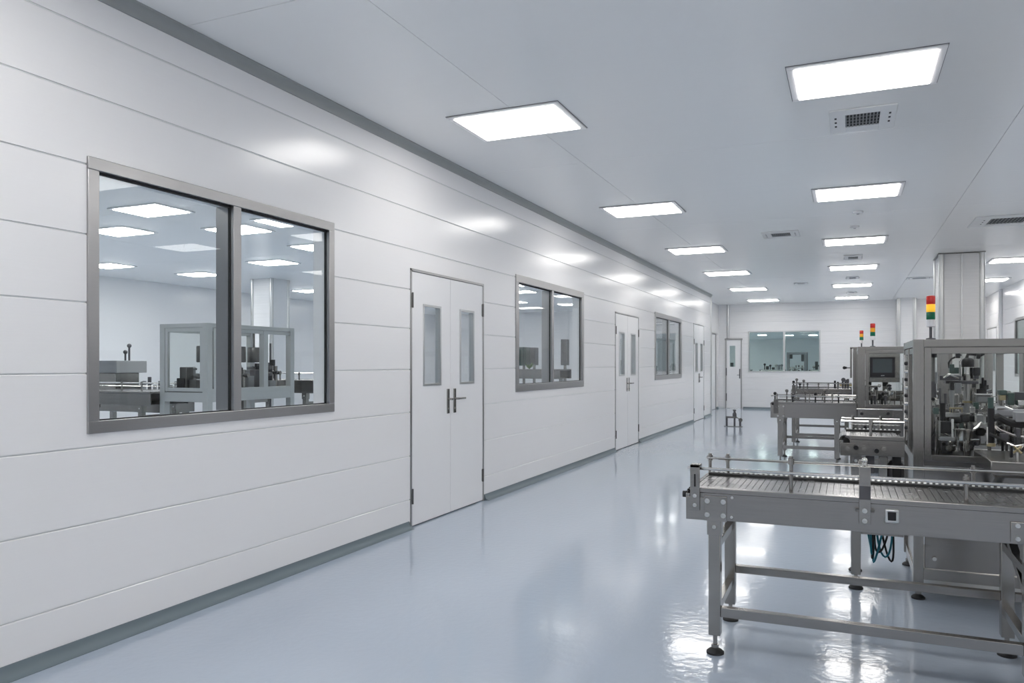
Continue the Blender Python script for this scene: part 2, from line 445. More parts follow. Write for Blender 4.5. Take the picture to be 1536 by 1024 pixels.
# ------------------------------------------------------------------ doors in the left wall
def leaf(r, face, y0, y1, z0, z1, pane, sign=1, gl='window_glass'):
    py0, py1, pz0, pz1 = pane
    X0, X1 = face + 0.002*sign, face - 0.045*sign
    b = MB(); b.box(X1, X0, y0, py0, z0, z1); b.box(X1, X0, py1, y1, z0, z1)
    b.box(X1, X0, py0, py1, z0, pz0); b.box(X1, X0, py0, py1, pz1, z1)
    l = b.build('leaf', 'door_white', r)
    f = MB(); w_ = 0.022
    f.box(X1, X0+0.006*sign, py0, py1, pz1-w_, pz1); f.box(X1, X0+0.006*sign, py0, py1, pz0, pz0+w_)
    f.box(X1, X0+0.006*sign, py0, py0+w_, pz0+w_, pz1-w_); f.box(X1, X0+0.006*sign, py1-w_, py1, pz0+w_, pz1-w_)
    f.build('pane_frame', 'aluminium', l, 0.002)
    p = MB(); p.box(face-0.018*sign, face-0.024*sign, py0+w_, py1-w_, pz0+w_, pz1-w_); p.build('pane', gl, l)
    return l
def handle(l, face, y, z, way, sign=1, lever=True):
    X = face + 0.002*sign
    b = MB(); b.box(X, X+0.010*sign, y-0.021, y+0.021, z-0.115, z+0.115)
    b.cyl((X, y, z+0.02), (X+0.055*sign, y, z+0.02), 0.010)
    if lever:
        b.cyl((X+0.050*sign, y, z+0.02), (X+0.050*sign, y+way*0.135, z+0.02), 0.0095)
    b.cyl((X, y, z-0.075), (X+0.016*sign, y, z-0.075), 0.012)
    b.build('handle', 'steel', l, 0.002)
def hinge(r, face, y, z, sign=1):
    b = MB(); X = face + 0.008*sign
    b.cyl((X, y, z-0.065), (X, y, z+0.065), 0.011, 10); b.box(face, X, y-0.018, y+0.018, z-0.06, z+0.06)
    b.build('hinge', 'steel_dark', r)
def double_door(n, op, face, label, sign=1, gl='window_glass', seen=True):
    y0, y1, z0, z1 = op
    r = thing('door_%d' % n, (face, (y0+y1)/2, 0), label, 'door', kind='structure')
    w_ = 0.022; X0, X1 = face + 0.008*sign, face - 0.128*sign
    b = MB(); b.box(X1, X0, y0, y0+w_, 0, z1); b.box(X1, X0, y1-w_, y1, 0, z1); b.box(X1, X0, y0, y1, z1-w_, z1)
    b.build('frame', 'steel_frame', r, 0.002)
    a, c_ = y0+w_+0.003, y1-w_-0.003; m_ = (a+c_)/2 + 0.005; t = 0.007
    k = (c_-a)/1.39
    zp0, zp1 = 1.206, 1.93
    l1 = leaf(r, face, a, m_-t/2, 0.012, z1-w_-0.004, (a+0.19*k, a+0.19*k+0.325*k, zp0, zp1), sign, gl)
    l2 = leaf(r, face, m_+t/2, c_, 0.012, z1-w_-0.004, (m_+0.185*k, m_+0.185*k+0.31*k, zp0, zp1), sign, gl)
    handle(l1, face, m_-0.055, 1.055, -1, sign, False)
    handle(l2, face, m_+0.075, 1.055, 1, sign, True)
    for y in (y0+w_+0.004, y1-w_-0.004):
        for z in (1.95, 0.265): hinge(r, face, y, z, sign)
    g = MB(); g.box(face-0.05*sign, face-0.044*sign, y0+w_, y1-w_, 0.001, 0.03); g.box(face-0.05*sign, face-0.046*sign, m_-0.01, m_+0.01, 0.01, z1-w_)
    g.build('seal', 'black_rubber', r)
    return r
double_door(1, DOOR[0], WX, 'white double door with two narrow panes nearest the viewer on the left wall')
double_door(2, DOOR[1], WX, 'second white double door along the left wall, past the second window')
double_door(3, DOOR[2], WX, 'farthest white double door of the left wall beside the corner post')
double_door(5, RDOOR, RX, 'white double door in the right wall behind the thick column', -1, 'far_glass')
# narrow single door in the far wall
r = thing('door_4', ((FDOOR[0]+FDOOR[1])/2, FY, 0), 'narrow white door with one tall pane in the far wall corner', 'door', kind='structure')
x0, x1, _, z1 = FDOOR
b = MB(); b.box(x0, x0+0.03, FY-0.03, FY+0.12, 0, z1); b.box(x1-0.03, x1, FY-0.03, FY+0.12, 0, z1); b.box(x0-0.02, x1+0.02, FY-0.04, FY+0.12, z1-0.03, z1+0.02)
b.build('frame', 'steel_frame', r, 0.002)
px0, px1, pz0, pz1 = x0+0.13, x0+0.30, 1.32, 1.98
b = MB(); b.box(x0+.032, px0, FY-.012, FY+.03, .015, z1-.032); b.box(px1, x1-.032, FY-.012, FY+.03, .015, z1-.032); b.box(px0, px1, FY-.012, FY+.03, .015, pz0); b.box(px0, px1, FY-.012, FY+.03, pz1, z1-.032)
l = b.build('leaf', 'door_white', r)
b = MB(); b.box(px0, px1, FY+.004, FY+.010, pz0, pz1); b.build('pane', 'far_glass', l)
b = MB(); b.box(x1-.075, x1-.045, FY-.024, FY-.012, .95, 1.25); b.cyl((x1-.06, FY-.012, 1.06), (x1-.06, FY-.06, 1.06), .01); b.cyl((x1-.06, FY-.055, 1.06), (x1-.14, FY-.055, 1.06), .009); b.build('handle', 'dark_grey', l)
for z in (1.16, .36):
    b = MB(); b.cyl((x0+.03, FY-.04, z-.12), (x0+.03, FY-.04, z+.12), .014); b.build('hinge', 'dark_grey', r)
# door of the recess
r = thing('door_6', (REC, 24.0, 0), 'plain white door in the set-back wall beside the corner', 'door', kind='structure')
b = MB(); b.box(REC-.1, REC+.006, 23.45, 23.49, 0, 2.36); b.box(REC-.1, REC+.006, 24.51, 24.55, 0, 2.36); b.box(REC-.1, REC+.006, 23.45, 24.55, 2.32, 2.36); b.build('frame', 'steel_frame', r)
b = MB(); b.box(REC-.06, REC-.02, 23.493, 24.507, .01, 2.318); b.build('leaf', 'door_white', r)

# ------------------------------------------------------------------ columns
def column(x0, x1, y0, y1, name, label, seam=True):
    r = thing(name, ((x0+x1)/2, (y0+y1)/2, 0), label, 'column', kind='structure')
    b = MB(); b.box(x0+.02, x1-.02, y0+.02, y1-.02, 0, H-.001); b.build('shaft', 'white_wall_far', r)
    for x in (x0+.035, x1-.035):
        for y in (y0+.035, y1-.035):
            c_ = MB(); c_.cyl((x, y, 0), (x, y, H-.001), .045, 16); c_.build('corner_strip', 'aluminium', r)
    if seam:
        c_ = MB(); c_.box((x0+x1)/2-.012, (x0+x1)/2+.012, y0+.008, y0+.021, 0, H-.001); c_.build('joint_strip', 'aluminium', r)
        c_ = MB(); c_.box(x0-.01, x1+.01, y0-.012, y0+.03, H-.014, H-.0015); c_.box(x0-.014, x0+.02, y0-.012, y1, H-.014, H-.0015); c_.build('top_trim', 'steel_dark', r)
    return r
column(1.42, 2.09, 14.85, 15.75, 'column', 'thick white panelled column behind the nearest tower light')
column(1.29, 1.76, 24.4, 24.995, 'column', 'slim white column against the far end wall', False)
column(-12.1, -11.5, 13.2, 13.8, 'column', 'white column in the neighbouring room seen through the nearest left window', False)

# ------------------------------------------------------------------ ceiling lights
def make_light(name, label, cat, group, loc, mat, w=0.90, d=0.68, shadow_line=True):
    r = thing(name, loc, label, cat, group)
    x, y, z = loc; fw = 0.045
    b = MB(); z0, z1 = z-0.012, z-0.0008
    b.box(x-w/2, x+w/2, y-d/2, y-d/2+fw, z0, z1); b.box(x-w/2, x+w/2, y+d/2-fw, y+d/2, z0, z1)
    b.box(x-w/2, x-w/2+fw, y-d/2+fw, y+d/2-fw, z0, z1); b.box(x+w/2-fw, x+w/2, y-d/2+fw, y+d/2-fw, z0, z1)
    b.build('frame', 'light_frame', r, 0.002)
    g = MB(); e = 0.005  # dark grey rim drawn in place of the shadow gap round the frame
    g.box(x-w/2-e, x+w/2+e, y-d/2-e, y-d/2, z-.003, z1); g.box(x-w/2-e, x+w/2+e, y+d/2, y+d/2+e, z-.003, z1)
    g.box(x-w/2-e, x-w/2, y-d/2, y+d/2, z-.003, z1); g.box(x+w/2, x+w/2+e, y-d/2, y+d/2, z-.003, z1)
    if shadow_line: g.build('gasket_shadow_line', 'dark_grey', r)
    p = MB(); p.box(x-w/2+fw, x+w/2-fw, y-d/2+fw, y+d/2-fw, z-.018, z-.003); p.build('diffuser', mat, r)
    return r
ORD = ['nearest', 'second', 'third', 'fourth', 'fifth', 'farthest']
YS = [5.48, 9.18, 12.78, 16.25, 19.92, 23.6]
lamp0 = None
def lamp(x, y, label, group):
    global lamp0
    if lamp0 is None:
        lamp0 = make_light('ceiling_light', label, 'ceiling light', group, (x, y, H), 'led'); return lamp0
    return dup(lamp0, (x, y, H), label, group)
for i, y in enumerate(YS):
    lamp(-2.35 if i == 0 else -2.28, y, '%s lit ceiling panel in the row beside the left wall' % ORD[i], 'ceiling lights beside the left wall')
for i, y in enumerate(YS):
    lamp(0.09, y, '%s lit ceiling panel in the middle row above the machines' % ORD[i], 'ceiling lights in the middle row')
for i, y in enumerate(YS[3:5]):
    lamp(2.80, y, ['lit ceiling panel right of the thick column at the photo edge', 'smaller-looking lit panel partly behind the thick column'][i], 'ceiling lights in the right row')
for x, y in ((2.8, 5.48), (2.8, 9.18), (2.8, 12.78), (2.8, 23.6)):
    lamp(x, y, 'lit ceiling panel of the right row outside the frame or behind the column', 'ceiling lights in the right row')
for x in (-2.3, 0.09, 2.8):
    for y in (1.8, -1.7):
        lamp(x, y, 'lit ceiling panel overhead behind the view', 'ceiling lights overhead behind the view')
NEXT = [(-7.78, 6.80, 'lit panel highest in the nearest left window, in the neighbouring room'),
        (-9.42, 7.70, 'large lit panel at the left edge of the nearest left window'),
        (-12.9, 10.30, 'lit panel low at the left edge of the nearest left window'),
        (-12.4, 12.05, 'lit panel just left of the mullion of the nearest left window'),
        (-9.72, 11.20, 'lit panel in the middle of the right pane of the nearest left window'),
        (-7.75, 10.0, 'lit panel at the right edge of the nearest left window'),
        (-7.80, 8.28, 'lit panel half hidden behind the mullion of the nearest left window'),
        (-6.72, 8.05, 'lit panel touching the top of the right pane of the nearest left window'),
        (-12.6, 15.9, 'small lit panel low at the right edge of the nearest left window'),
        (-6.82, 16.7, 'lit panel at the upper left of the second left window'),
        (-9.3, 21.3, 'lit panel low in the left pane of the second left window'),
        (-7.8, 18.3, 'lit panel near the mullion of the second left window'),
        (-7.94, 22.75, 'lit panel in the right pane of the second left window'),
        (-5.0, 23.0, 'lit panel seen through the third left window')]
for x, y, lb in NEXT:
    if lb.startswith('lit panel highest'):
        lamp1 = make_light('ceiling_light', lb, 'ceiling light', 'ceiling lights of the neighbouring room', (x, y, H), 'led_next', 0.80, 0.60, False)
    else: dup(lamp1, (x, y, H), lb)
for x, y in ((-5.2, 1.0), (-9.5, 2.2), (-5.0, 4.2), (-11.5, 4.0), (-12.4, 20.5), (-4.2, 14.4), (-12.6, 23.5), (-12.5, 2.0)):
    dup(lamp1, (x, y, H), 'added fill panel of the neighbouring room out of sight behind the wall')  # unseen fill lamps added to brighten the neighbouring room
far0 = None
for x, y, lb in ((-3.55, 36.2, 'lit panel at upper left inside the far window'), (-2.45, 36.9, 'lit panel beside the mullion inside the far window'), (-1.45, 37.3, 'lit panel at upper right inside the far window'), (0.2, 26.9, 'lit panel out of sight in the room behind the far window'), (-2.2, 26.9, 'lit panel out of sight in the room behind the far window'), (-4.4, 26.9, 'lit panel out of sight in the room behind the far window'), (-1.0, 26.9, 'lit panel out of sight in the room behind the far window'), (-3.3, 26.9, 'lit panel out of sight in the room behind the far window'), (-5.2, 33.0, 'lit panel out of sight in the room behind the far window'), (3.2, 38.0, 'lit panel out of sight in the room behind the far window'), (-5.4, 40.0, 'lit panel out of sight in the room behind the far window')):  # those out of sight are fill lamps added to brighten this room
    far_lamp = dup(far0, (x, y, 2.72), lb) if far0 else make_light('ceiling_light', lb, 'ceiling light', 'ceiling lights behind the far window', (x, y, 2.72), 'led_far', 0.80, 0.60, False)
    far0 = far0 or far_lamp
    far_lamp.scale = (.5, .5, 1) if lb.startswith('lit panel at') or lb.startswith('lit panel beside') else (1, 1, 1)
dup(lamp1, (5.6, 20.5, H), 'lit panel inside the side room behind the right window', 'ceiling lights of the side room')

# ------------------------------------------------------------------ air vents, detectors
def make_vent(x, y, w, d, label, n=10):
    r = thing('air_vent', (x, y, H), label, 'vent', 'air vents in the ceiling')
    f = 0.24*w
    b = MB(); z0, z1 = H-.012, H-.0008; gx, gy = w/2-f, d/2-0.22*d
    b.box(x-w/2, x-gx, y-d/2, y+d/2, z0, z1); b.box(x+gx, x+w/2, y-d/2, y+d/2, z0, z1)
    b.box(x-gx, x+gx, y-d/2, y-gy, z0, z1); b.box(x-gx, x+gx, y+gy, y+d/2, z0, z1)
    b.build('frame', 'vent_white', r, 0.003)
    b = MB(); b.box(x-gx, x+gx, y-gy, y+gy, H-.003, H-.001); b.build('recess', 'vent_dark', r)
    b = MB()
    for i in range(n):
        xx = x-gx + 2*gx*(i+0.5)/n
        b.bar((xx-.006, y-gy, H-.008), (xx-.006, y+gy, H-.008), .008, .003)
    for j in range(1, 4): b.box(x-gx, x+gx, y-gy+2*gy*j/4-.003, y-gy+2*gy*j/4+.003, H-.010, H-.006)
    b.build('louvre', 'mid_grey', r)
    for k in (-1, 0, 1):
        for xa in (x-gx-.075, x+gx+.06):
            b = MB(); b.box(xa, xa+.015, y+k*d*.18-.02, y+k*d*.18+.02, z0-.001, z0); b.build('slot', 'vent_dark', r)
    return r
make_vent(0.10, 6.45, 0.46, 0.58, 'square air vent just past the nearest middle-row light')
make_vent(-0.89, 11.72, 0.50, 0.54, 'air vent between the left and middle light rows, by the third lights')
make_vent(0.08, 14.75, 0.30, 0.60, 'small air vent between the third and fourth middle-row lights')
make_vent(0.09, 18.2, 0.24, 0.45, 'small air vent between the fourth and fifth middle-row lights')
make_vent(0.09, 21.9, 0.22, 0.30, 'tiny-looking air vent before the farthest middle-row light')
make_vent(1.9, 11.75, 0.80, 0.80, 'large square air vent at the right edge above the thick column')
make_vent(1.42, 18.85, 0.50, 0.35, 'air vent at the left of the thick column top')
make_vent(-1.0, 19.0, 0.30, 0.30, 'tiny-looking air vent between the fifth lights of the left and middle rows')
for x, y, lb in ((0.113, 10.36, 'round smoke detector on the ceiling past the second middle-row light'), (0.085, 11.44, 'flat round ceiling disc just before the third middle-row light')):
    r = thing('smoke_detector', (x, y, H), lb, 'smoke detector', 'ceiling detectors')
    b = MB(); b.lathe((x, y, H-.03), [(.035, 0), (.055, .008), (.06, .029)], 20); b.build('housing', 'vent_white', r)
    b = MB(); b.lathe((x, y, H-.0365), [(.012, 0), (.02, .006)], 12); b.build('sensor', 'mid_grey', r)

# ------------------------------------------------------------------ conveyors
def foot(leg, x, y, ztop, pad=0.042):
    b = MB(); b.cyl((x, y, .016), (x, y, ztop+.03), .0105, 12); b.cyl((x, y, .03), (x, y, .044), .019, 6); b.build('foot_stem', 'steel', leg)
    b = MB(); b.lathe((x, y, .0005), [(pad, 0), (pad, .009), (pad*.75, .018), (pad*.35, .026)], 22); b.build('foot_pad', 'black_rubber', leg)
def bolt(parent, p, d, r=.009, l=.009, mat='aluminium'):
    p = Vector(p); d = Vector(d)
    b = MB(); b.cyl(p - d*.002, p + d*.002, r*1.35, 14); b.cyl(p, p + d*l, r, 6); b.build('bolt', mat, parent)
def guide_post(r, x, y, z0, z1, way):
    b = MB(); b.cyl((x, y, z0), (x, y, z1+.022), .009, 10); b.cyl((x, y, z1-.016), (x, y, z1+.012), .0145, 10)
    b.build('guide_post', 'steel', r)
def conveyor(label, cat, group, x0, x1, yf, yb, zt, zb, legs, rails=True, posts=None, leg_w=.056, hf=.205, hb=.285, plates=True, nose=True, beads=True, leg_x1=None, mat='steel', detail=True, yf_leg=None):
    r = thing('conveyor', ((x0+x1)/2, (yf+yb)/2, 0), label, cat, group)
    e = .055
    yo, yi = yf-.03, yb+.03
    # side channels
    for nm, ya, yc in (('side_panel', yo, yo+.012), ('side_panel', yi-.012, yi)):
        b = MB(); b.box(x0+e, x1, ya, yc, zb, zt-.022); b.build(nm, 'steel_x', r, .002)
    b = MB()
    for ya, yc in ((yo-.006, yf+.012), (yb-.012, yi+.006)): b.box(x0+e, x1, ya, yc, zt-.022, zt+.002)
    b.build('top_edge', 'steel_x', r, .003)
    b = MB(); b.box(x0+e+.02, x1-.02, yo+.013, yi-.013, zb+.004, zb+.010); b.build('bottom_pan', 'steel_dark', r)
    # end plates and cross member
    b = MB(); b.box(x0, x0+.105, yo-.004, yo, zb-.004, zt-.045); b.box(x0, x0+.105, yi, yi+.004, zb-.004, zt-.045); b.box(x0-.002, x0+.018, yo, yi, zt-.052, zt-.030)
    b.build('end_plate', 'steel', r, .0015)
    # belt of slats with a rounded nose
    b = MB(); p = .030; n = int((x1-x0-.03)/p)
    for i in range(n):
        xa = x0+.03+i*p
        b.box(xa, xa+p-.0026, yf+.014, yb-.014, zt-.014, zt-.003)
    b.box(x0+.03, x1-.01, yf+.016, yb-.016, zt-.022, zt-.0145)
    for k in range(5):
        t = PI/2*(k+.5)/5
        cx, cz = x0+.03-.034*math.sin(t), zt-.04+.036*math.cos(t)
        b.cbox((cx, (yf+yb)/2, cz), .018, yb-yf-.028, .008, Matrix.Rotation(-t, 3, 'Y'))
    b.build('belt', 'belt_plate', r)
    b = MB(); b.cyl((x0+.03, yf+.005, zt-.045), (x0+.03, yb-.005, zt-.045), .030, 16); b.build('end_roller', 'black_plastic', r)
    if beads:
        b = MB(); nb = min(100, int((x1-x0)/.026))
        st = (x1-x0-.03)/nb
        b.box(x0+.03, x1, yb-.095, yb-.03, zt-.004, zt+.008)
        bc = MB()
        for i in range(nb):
            xa = x0+.035+i*st
            bc.cyl((xa, yb-.06, zt+.010), (xa+st*.45, yb-.06, zt+.010), .0062, 8)
        c_ = b.build('side_chain', 'black_rubber', r)
        o = bc.build('chain_roller', 'aluminium', c_); o['kind'] = 'stuff'
    # guide rails
    if rails:
        for y, z in ((yf+.01, zt+.088), (yb-.005, zt+.078)):
            b = MB(); b.cyl((x0+.02, y, z), (x1, y, z), .0068, 10); b.cyl((x0+.005, y, z), (x0+.022, y, z), .010, 10); b.build('guide_rail', 'steel_bright', r)
        if rails == 2:
            b = MB(); b.cyl((x0+.06, yb-.03, zt+.04), (x1, yb-.03, zt+.04), .005, 8); b.build('guide_rail', 'steel_bright', r)
        for q in (posts or []): guide_post(r, *q)
    # legs
    ly0 = yf+.012 if yf_leg is None else yf_leg; ly1 = yb-.0
    h = leg_w/2
    for lx in legs:
        for ly in (ly0, ly1):
            b = MB(); b.box(lx-h, lx+h, ly-h, ly+h, .092, zb-.05); l = b.build('leg', 'steel', r, .003)
            b = MB(); b.box(lx-h-.006, lx+h+.006, ly-h-.006, ly+h+.006, zb-.075, zb+.002); b.build('leg_sleeve', 'steel', l, .002)
            if detail: bolt(l, (lx, ly-h-.006, zb-.035), (0,-1,0), .007)
            foot(l, lx, ly, .092)
        b = MB(); b.box(lx-.018, lx+.018, ly0+h, ly1-h, zb-.15, zb-.11); b.build('cross_bar', 'steel', r, .002)
        b = MB(); b.box(lx-.018, lx+.018, ly0+h, ly1-h, hf-.01, hf+.03); b.build('cross_bar', 'steel', r, .002)
    if len(legs) > 1:
        for k in range(len(legs)-1):
            a, c_ = legs[k]+h, legs[k+1]-h
            b = MB(); b.box(a, c_, ly0-.02, ly0+.02, hf-.022, hf+.024); b.build('stretcher', 'steel_x', r, .002)
            b = MB(); b.box(a, c_, ly1-.02, ly1+.02, hb-.020, hb+.020); b.build('stretcher', 'steel_x', r, .002)
    if plates:
        lx = legs[0]
        b = MB(); b.box(lx-.045, lx+.06, yo-.008, yo-.0005, zb-.004, zt-.035); pl = b.build('bolt_plate', 'steel', r, .0015)
        for ax in (-.03, .045):
            for az in (.025, zt-zb-.06): bolt(pl, (lx+ax, yo-.008, zb+az), (0,-1,0))
    return r
near = conveyor('long near conveyor table in the right foreground on adjustable feet', 'conveyor', 'conveyor tables',
        -.722, 1.75, 3.79, 4.33, .803, .652, [-.590, .700, 1.62], rails=1, hf=.205, hb=.285,
        posts=[(-.245, 3.83, .80, .945, 0), (-.70, 4.335, .80, .885, 0), (-.605, 4.335, .80, .885, 0), (.06, 4.335, .80, .885, 0), (.47, 3.84, .80, .90, 0), (.56, 4.335, .80, .885, 0), (1.1, 4.335, .80, .885, 0)])
# extra fittings of the near conveyor
yo = 3.76
b = MB(); b.box(-.700, -.655, yo-.016, yo-.004, .695, .915); b.box(-.700, -.655, yo-.016, yo+.05, .900, .915); pl = b.build('rail_bracket', 'steel', near, .002)
for z in (.72, .765): bolt(pl, (-.678, yo-.016, z), (0,-1,0), .007)
b = MB(); b.box(-.681, -.673, yo-.0175, yo-.0155, .81, .87); b.build('slot', 'black_plastic', pl)
b = MB(); b.box(.045, .092, yo-.022, yo-.006, .690, .945); pl = b.build('rail_bracket', 'steel', near, .002)
for z in (.705, .75): bolt(pl, (.068, yo-.022, z), (0,-1,0), .008)
b = MB(); b.box(.0455, .0915, yo-.0245, yo-.0215, .80, .86); b.build('clamp_plate', 'dark_grey', pl)
b = MB(); b.box(.03, .107, yo-.02, yo-.002, .745, .757); b.build('clamp_bar', 'steel_dark', pl)
b = MB(); b.cyl((.068, yo+.02, .90), (.068, yo+.02, .96), .012); b.ball((.068, yo+.02, .968), .014); b.build('clamp_knob', 'steel_bright', near)
b = MB(); b.box(.148, .205, yo-.012, yo-.0005, .702, .762); sw = b.build('switch_box', 'aluminium', near, .006)
b = MB(); b.box(.160, .193, yo-.020, yo-.012, .715, .752); b.build('rocker', 'black_plastic', sw, .003)
b = MB(); b.cyl((-.722, 3.80, .762), (-.745, 3.80, .762), .016); b.build('end_knob', 'black_plastic', near)
b = MB(); b.box(.62, .76, yo-.010, yo-.0005, .66, .745); pl = b.build('joint_plate', 'steel', near, .002)
for x in (.645, .70, .735):
    for z in (.675, .73): bolt(pl, (x, yo-.01, z), (0,-1,0), .007)
for x, z in ((-.505, .765), (-.507, .672)): bolt(near, (x, yo-.001, z), (0,-1,0), .005)
b = MB()                                   # diagonal brace behind the right legs
b.bar((.70, 4.30, .60), (.70, 3.85, .42), .035, .035); b.build('brace', 'steel', near, .002)

conveyor('infeed conveyor stub with a rounded nose joining the nearest glazed machine', 'conveyor', 'conveyor tables', -.045, .315, 5.24, 5.70, .955, .835, [.045], rails=2, posts=[(.03, 5.70, .95, 1.03, 0), (.2, 5.70, .95, 1.03, 0), (.13, 5.25, .95, 1.04, 0)], hf=.36, hb=.36, beads=True, plates=False)
stub = [o for o in COL.objects if o.get('label', '').startswith('infeed conveyor stub')][0]
b = MB(); b.box(.075, .31, 5.235, 5.265, .345, .385); b.build('stretcher', 'steel_x', stub, .002)
rnd = random.Random(3)
for k in range(6):
    x = .09 + k*.022
    pts = []
    for i in range(15):
        t = i/14
        pts.append((x + .07*t + .02*math.sin(5*t+k), 5.33 + .02*k + .03*math.sin(4*t), .46 - (.26 + .03*(k % 3))*math.sin(PI*t)))
    b = MB(); b.tube(pts, .0065, 8); b.build('air_hose', 'teal_hose' if k % 2 == 0 else 'black_rubber', stub)
for k, (x, z) in enumerate(((.0, .875), (.045, .885), (.09, .88), (.16, .87), (.2, .885))):
    b = MB(); b.cyl((x, 5.205, z), (x, 5.18, z), .014, 12); b.build('knob', 'black_plastic' if k % 2 else 'steel_bright', stub)
for k in range(3):
    b = MB(); b.box(.10+k*.075, .15+k*.075, 5.27, 5.33, .72-.03*k, .83); b.build('gear_box', ['dark_grey', 'steel', 'black_plastic'][k], stub, .004)
b = MB(); b.lathe((.27, 5.33, .60), [(.045, 0), (.05, .02), (.05, .17), (.03, .2)], 18); b.build('motor', 'dark_grey', stub)

mid = conveyor('middle conveyor table on tall legs feeding the machine with the touch screen', 'conveyor', 'conveyor tables', -1.015, .11, 11.55, 12.33, .862, .640, [-.885, -.14], rails=2, posts=[(-.93, 11.56, .86, .96, 0), (-.75, 12.3, .86, .95, 0), (-.5, 11.56, .86, .96, 0), (-.2, 11.56, .86, .98, 0), (-.35, 12.3, .86, .95, 0)], leg_w=.07, hf=.22, hb=.30)
last = conveyor('farthest conveyor table, raised behind the middle one', 'conveyor', 'conveyor tables', -.87, .06, 13.70, 14.72, .992, .842, [-.835, -.02], rails=2, posts=[(-.62, 13.71, .99, 1.07, 0), (-.45, 13.71, .99, 1.07, 0), (-.3, 13.71, .99, 1.07, 0), (-.15, 13.71, .99, 1.07, 0)], leg_w=.065, hf=.22, hb=.3)

for cv, yy, zz, xs_ in ((mid, 11.60, .95, (-.96, -.80, -.72, -.55, -.42, -.30, -.12)), (last, 13.74, 1.07, (-.84, -.79, -.74, -.68))):
    for k, x in enumerate(xs_):
        z = zz + (.03, .07, .0, .05)[k % 4]
        b = MB(); b.cyl((x, yy, zz-.09), (x, yy, z), .010, 8); b.ball((x, yy, z), .024); b.build('clamp_knob', ['black_plastic', 'steel_dark'][k % 2], cv)
for cv, x, y, z in ((mid, -.94, 11.51, .80), (last, -.83, 13.66, .95)):
    b = MB(); b.box(x-.03, x+.03, y-.01, y+.01, z-.10, z+.10); b.cyl((x, y-.01, z-.03), (x, y-.04, z-.03), .025, 10); b.build('rail_bracket', 'steel_dark', cv, .002)
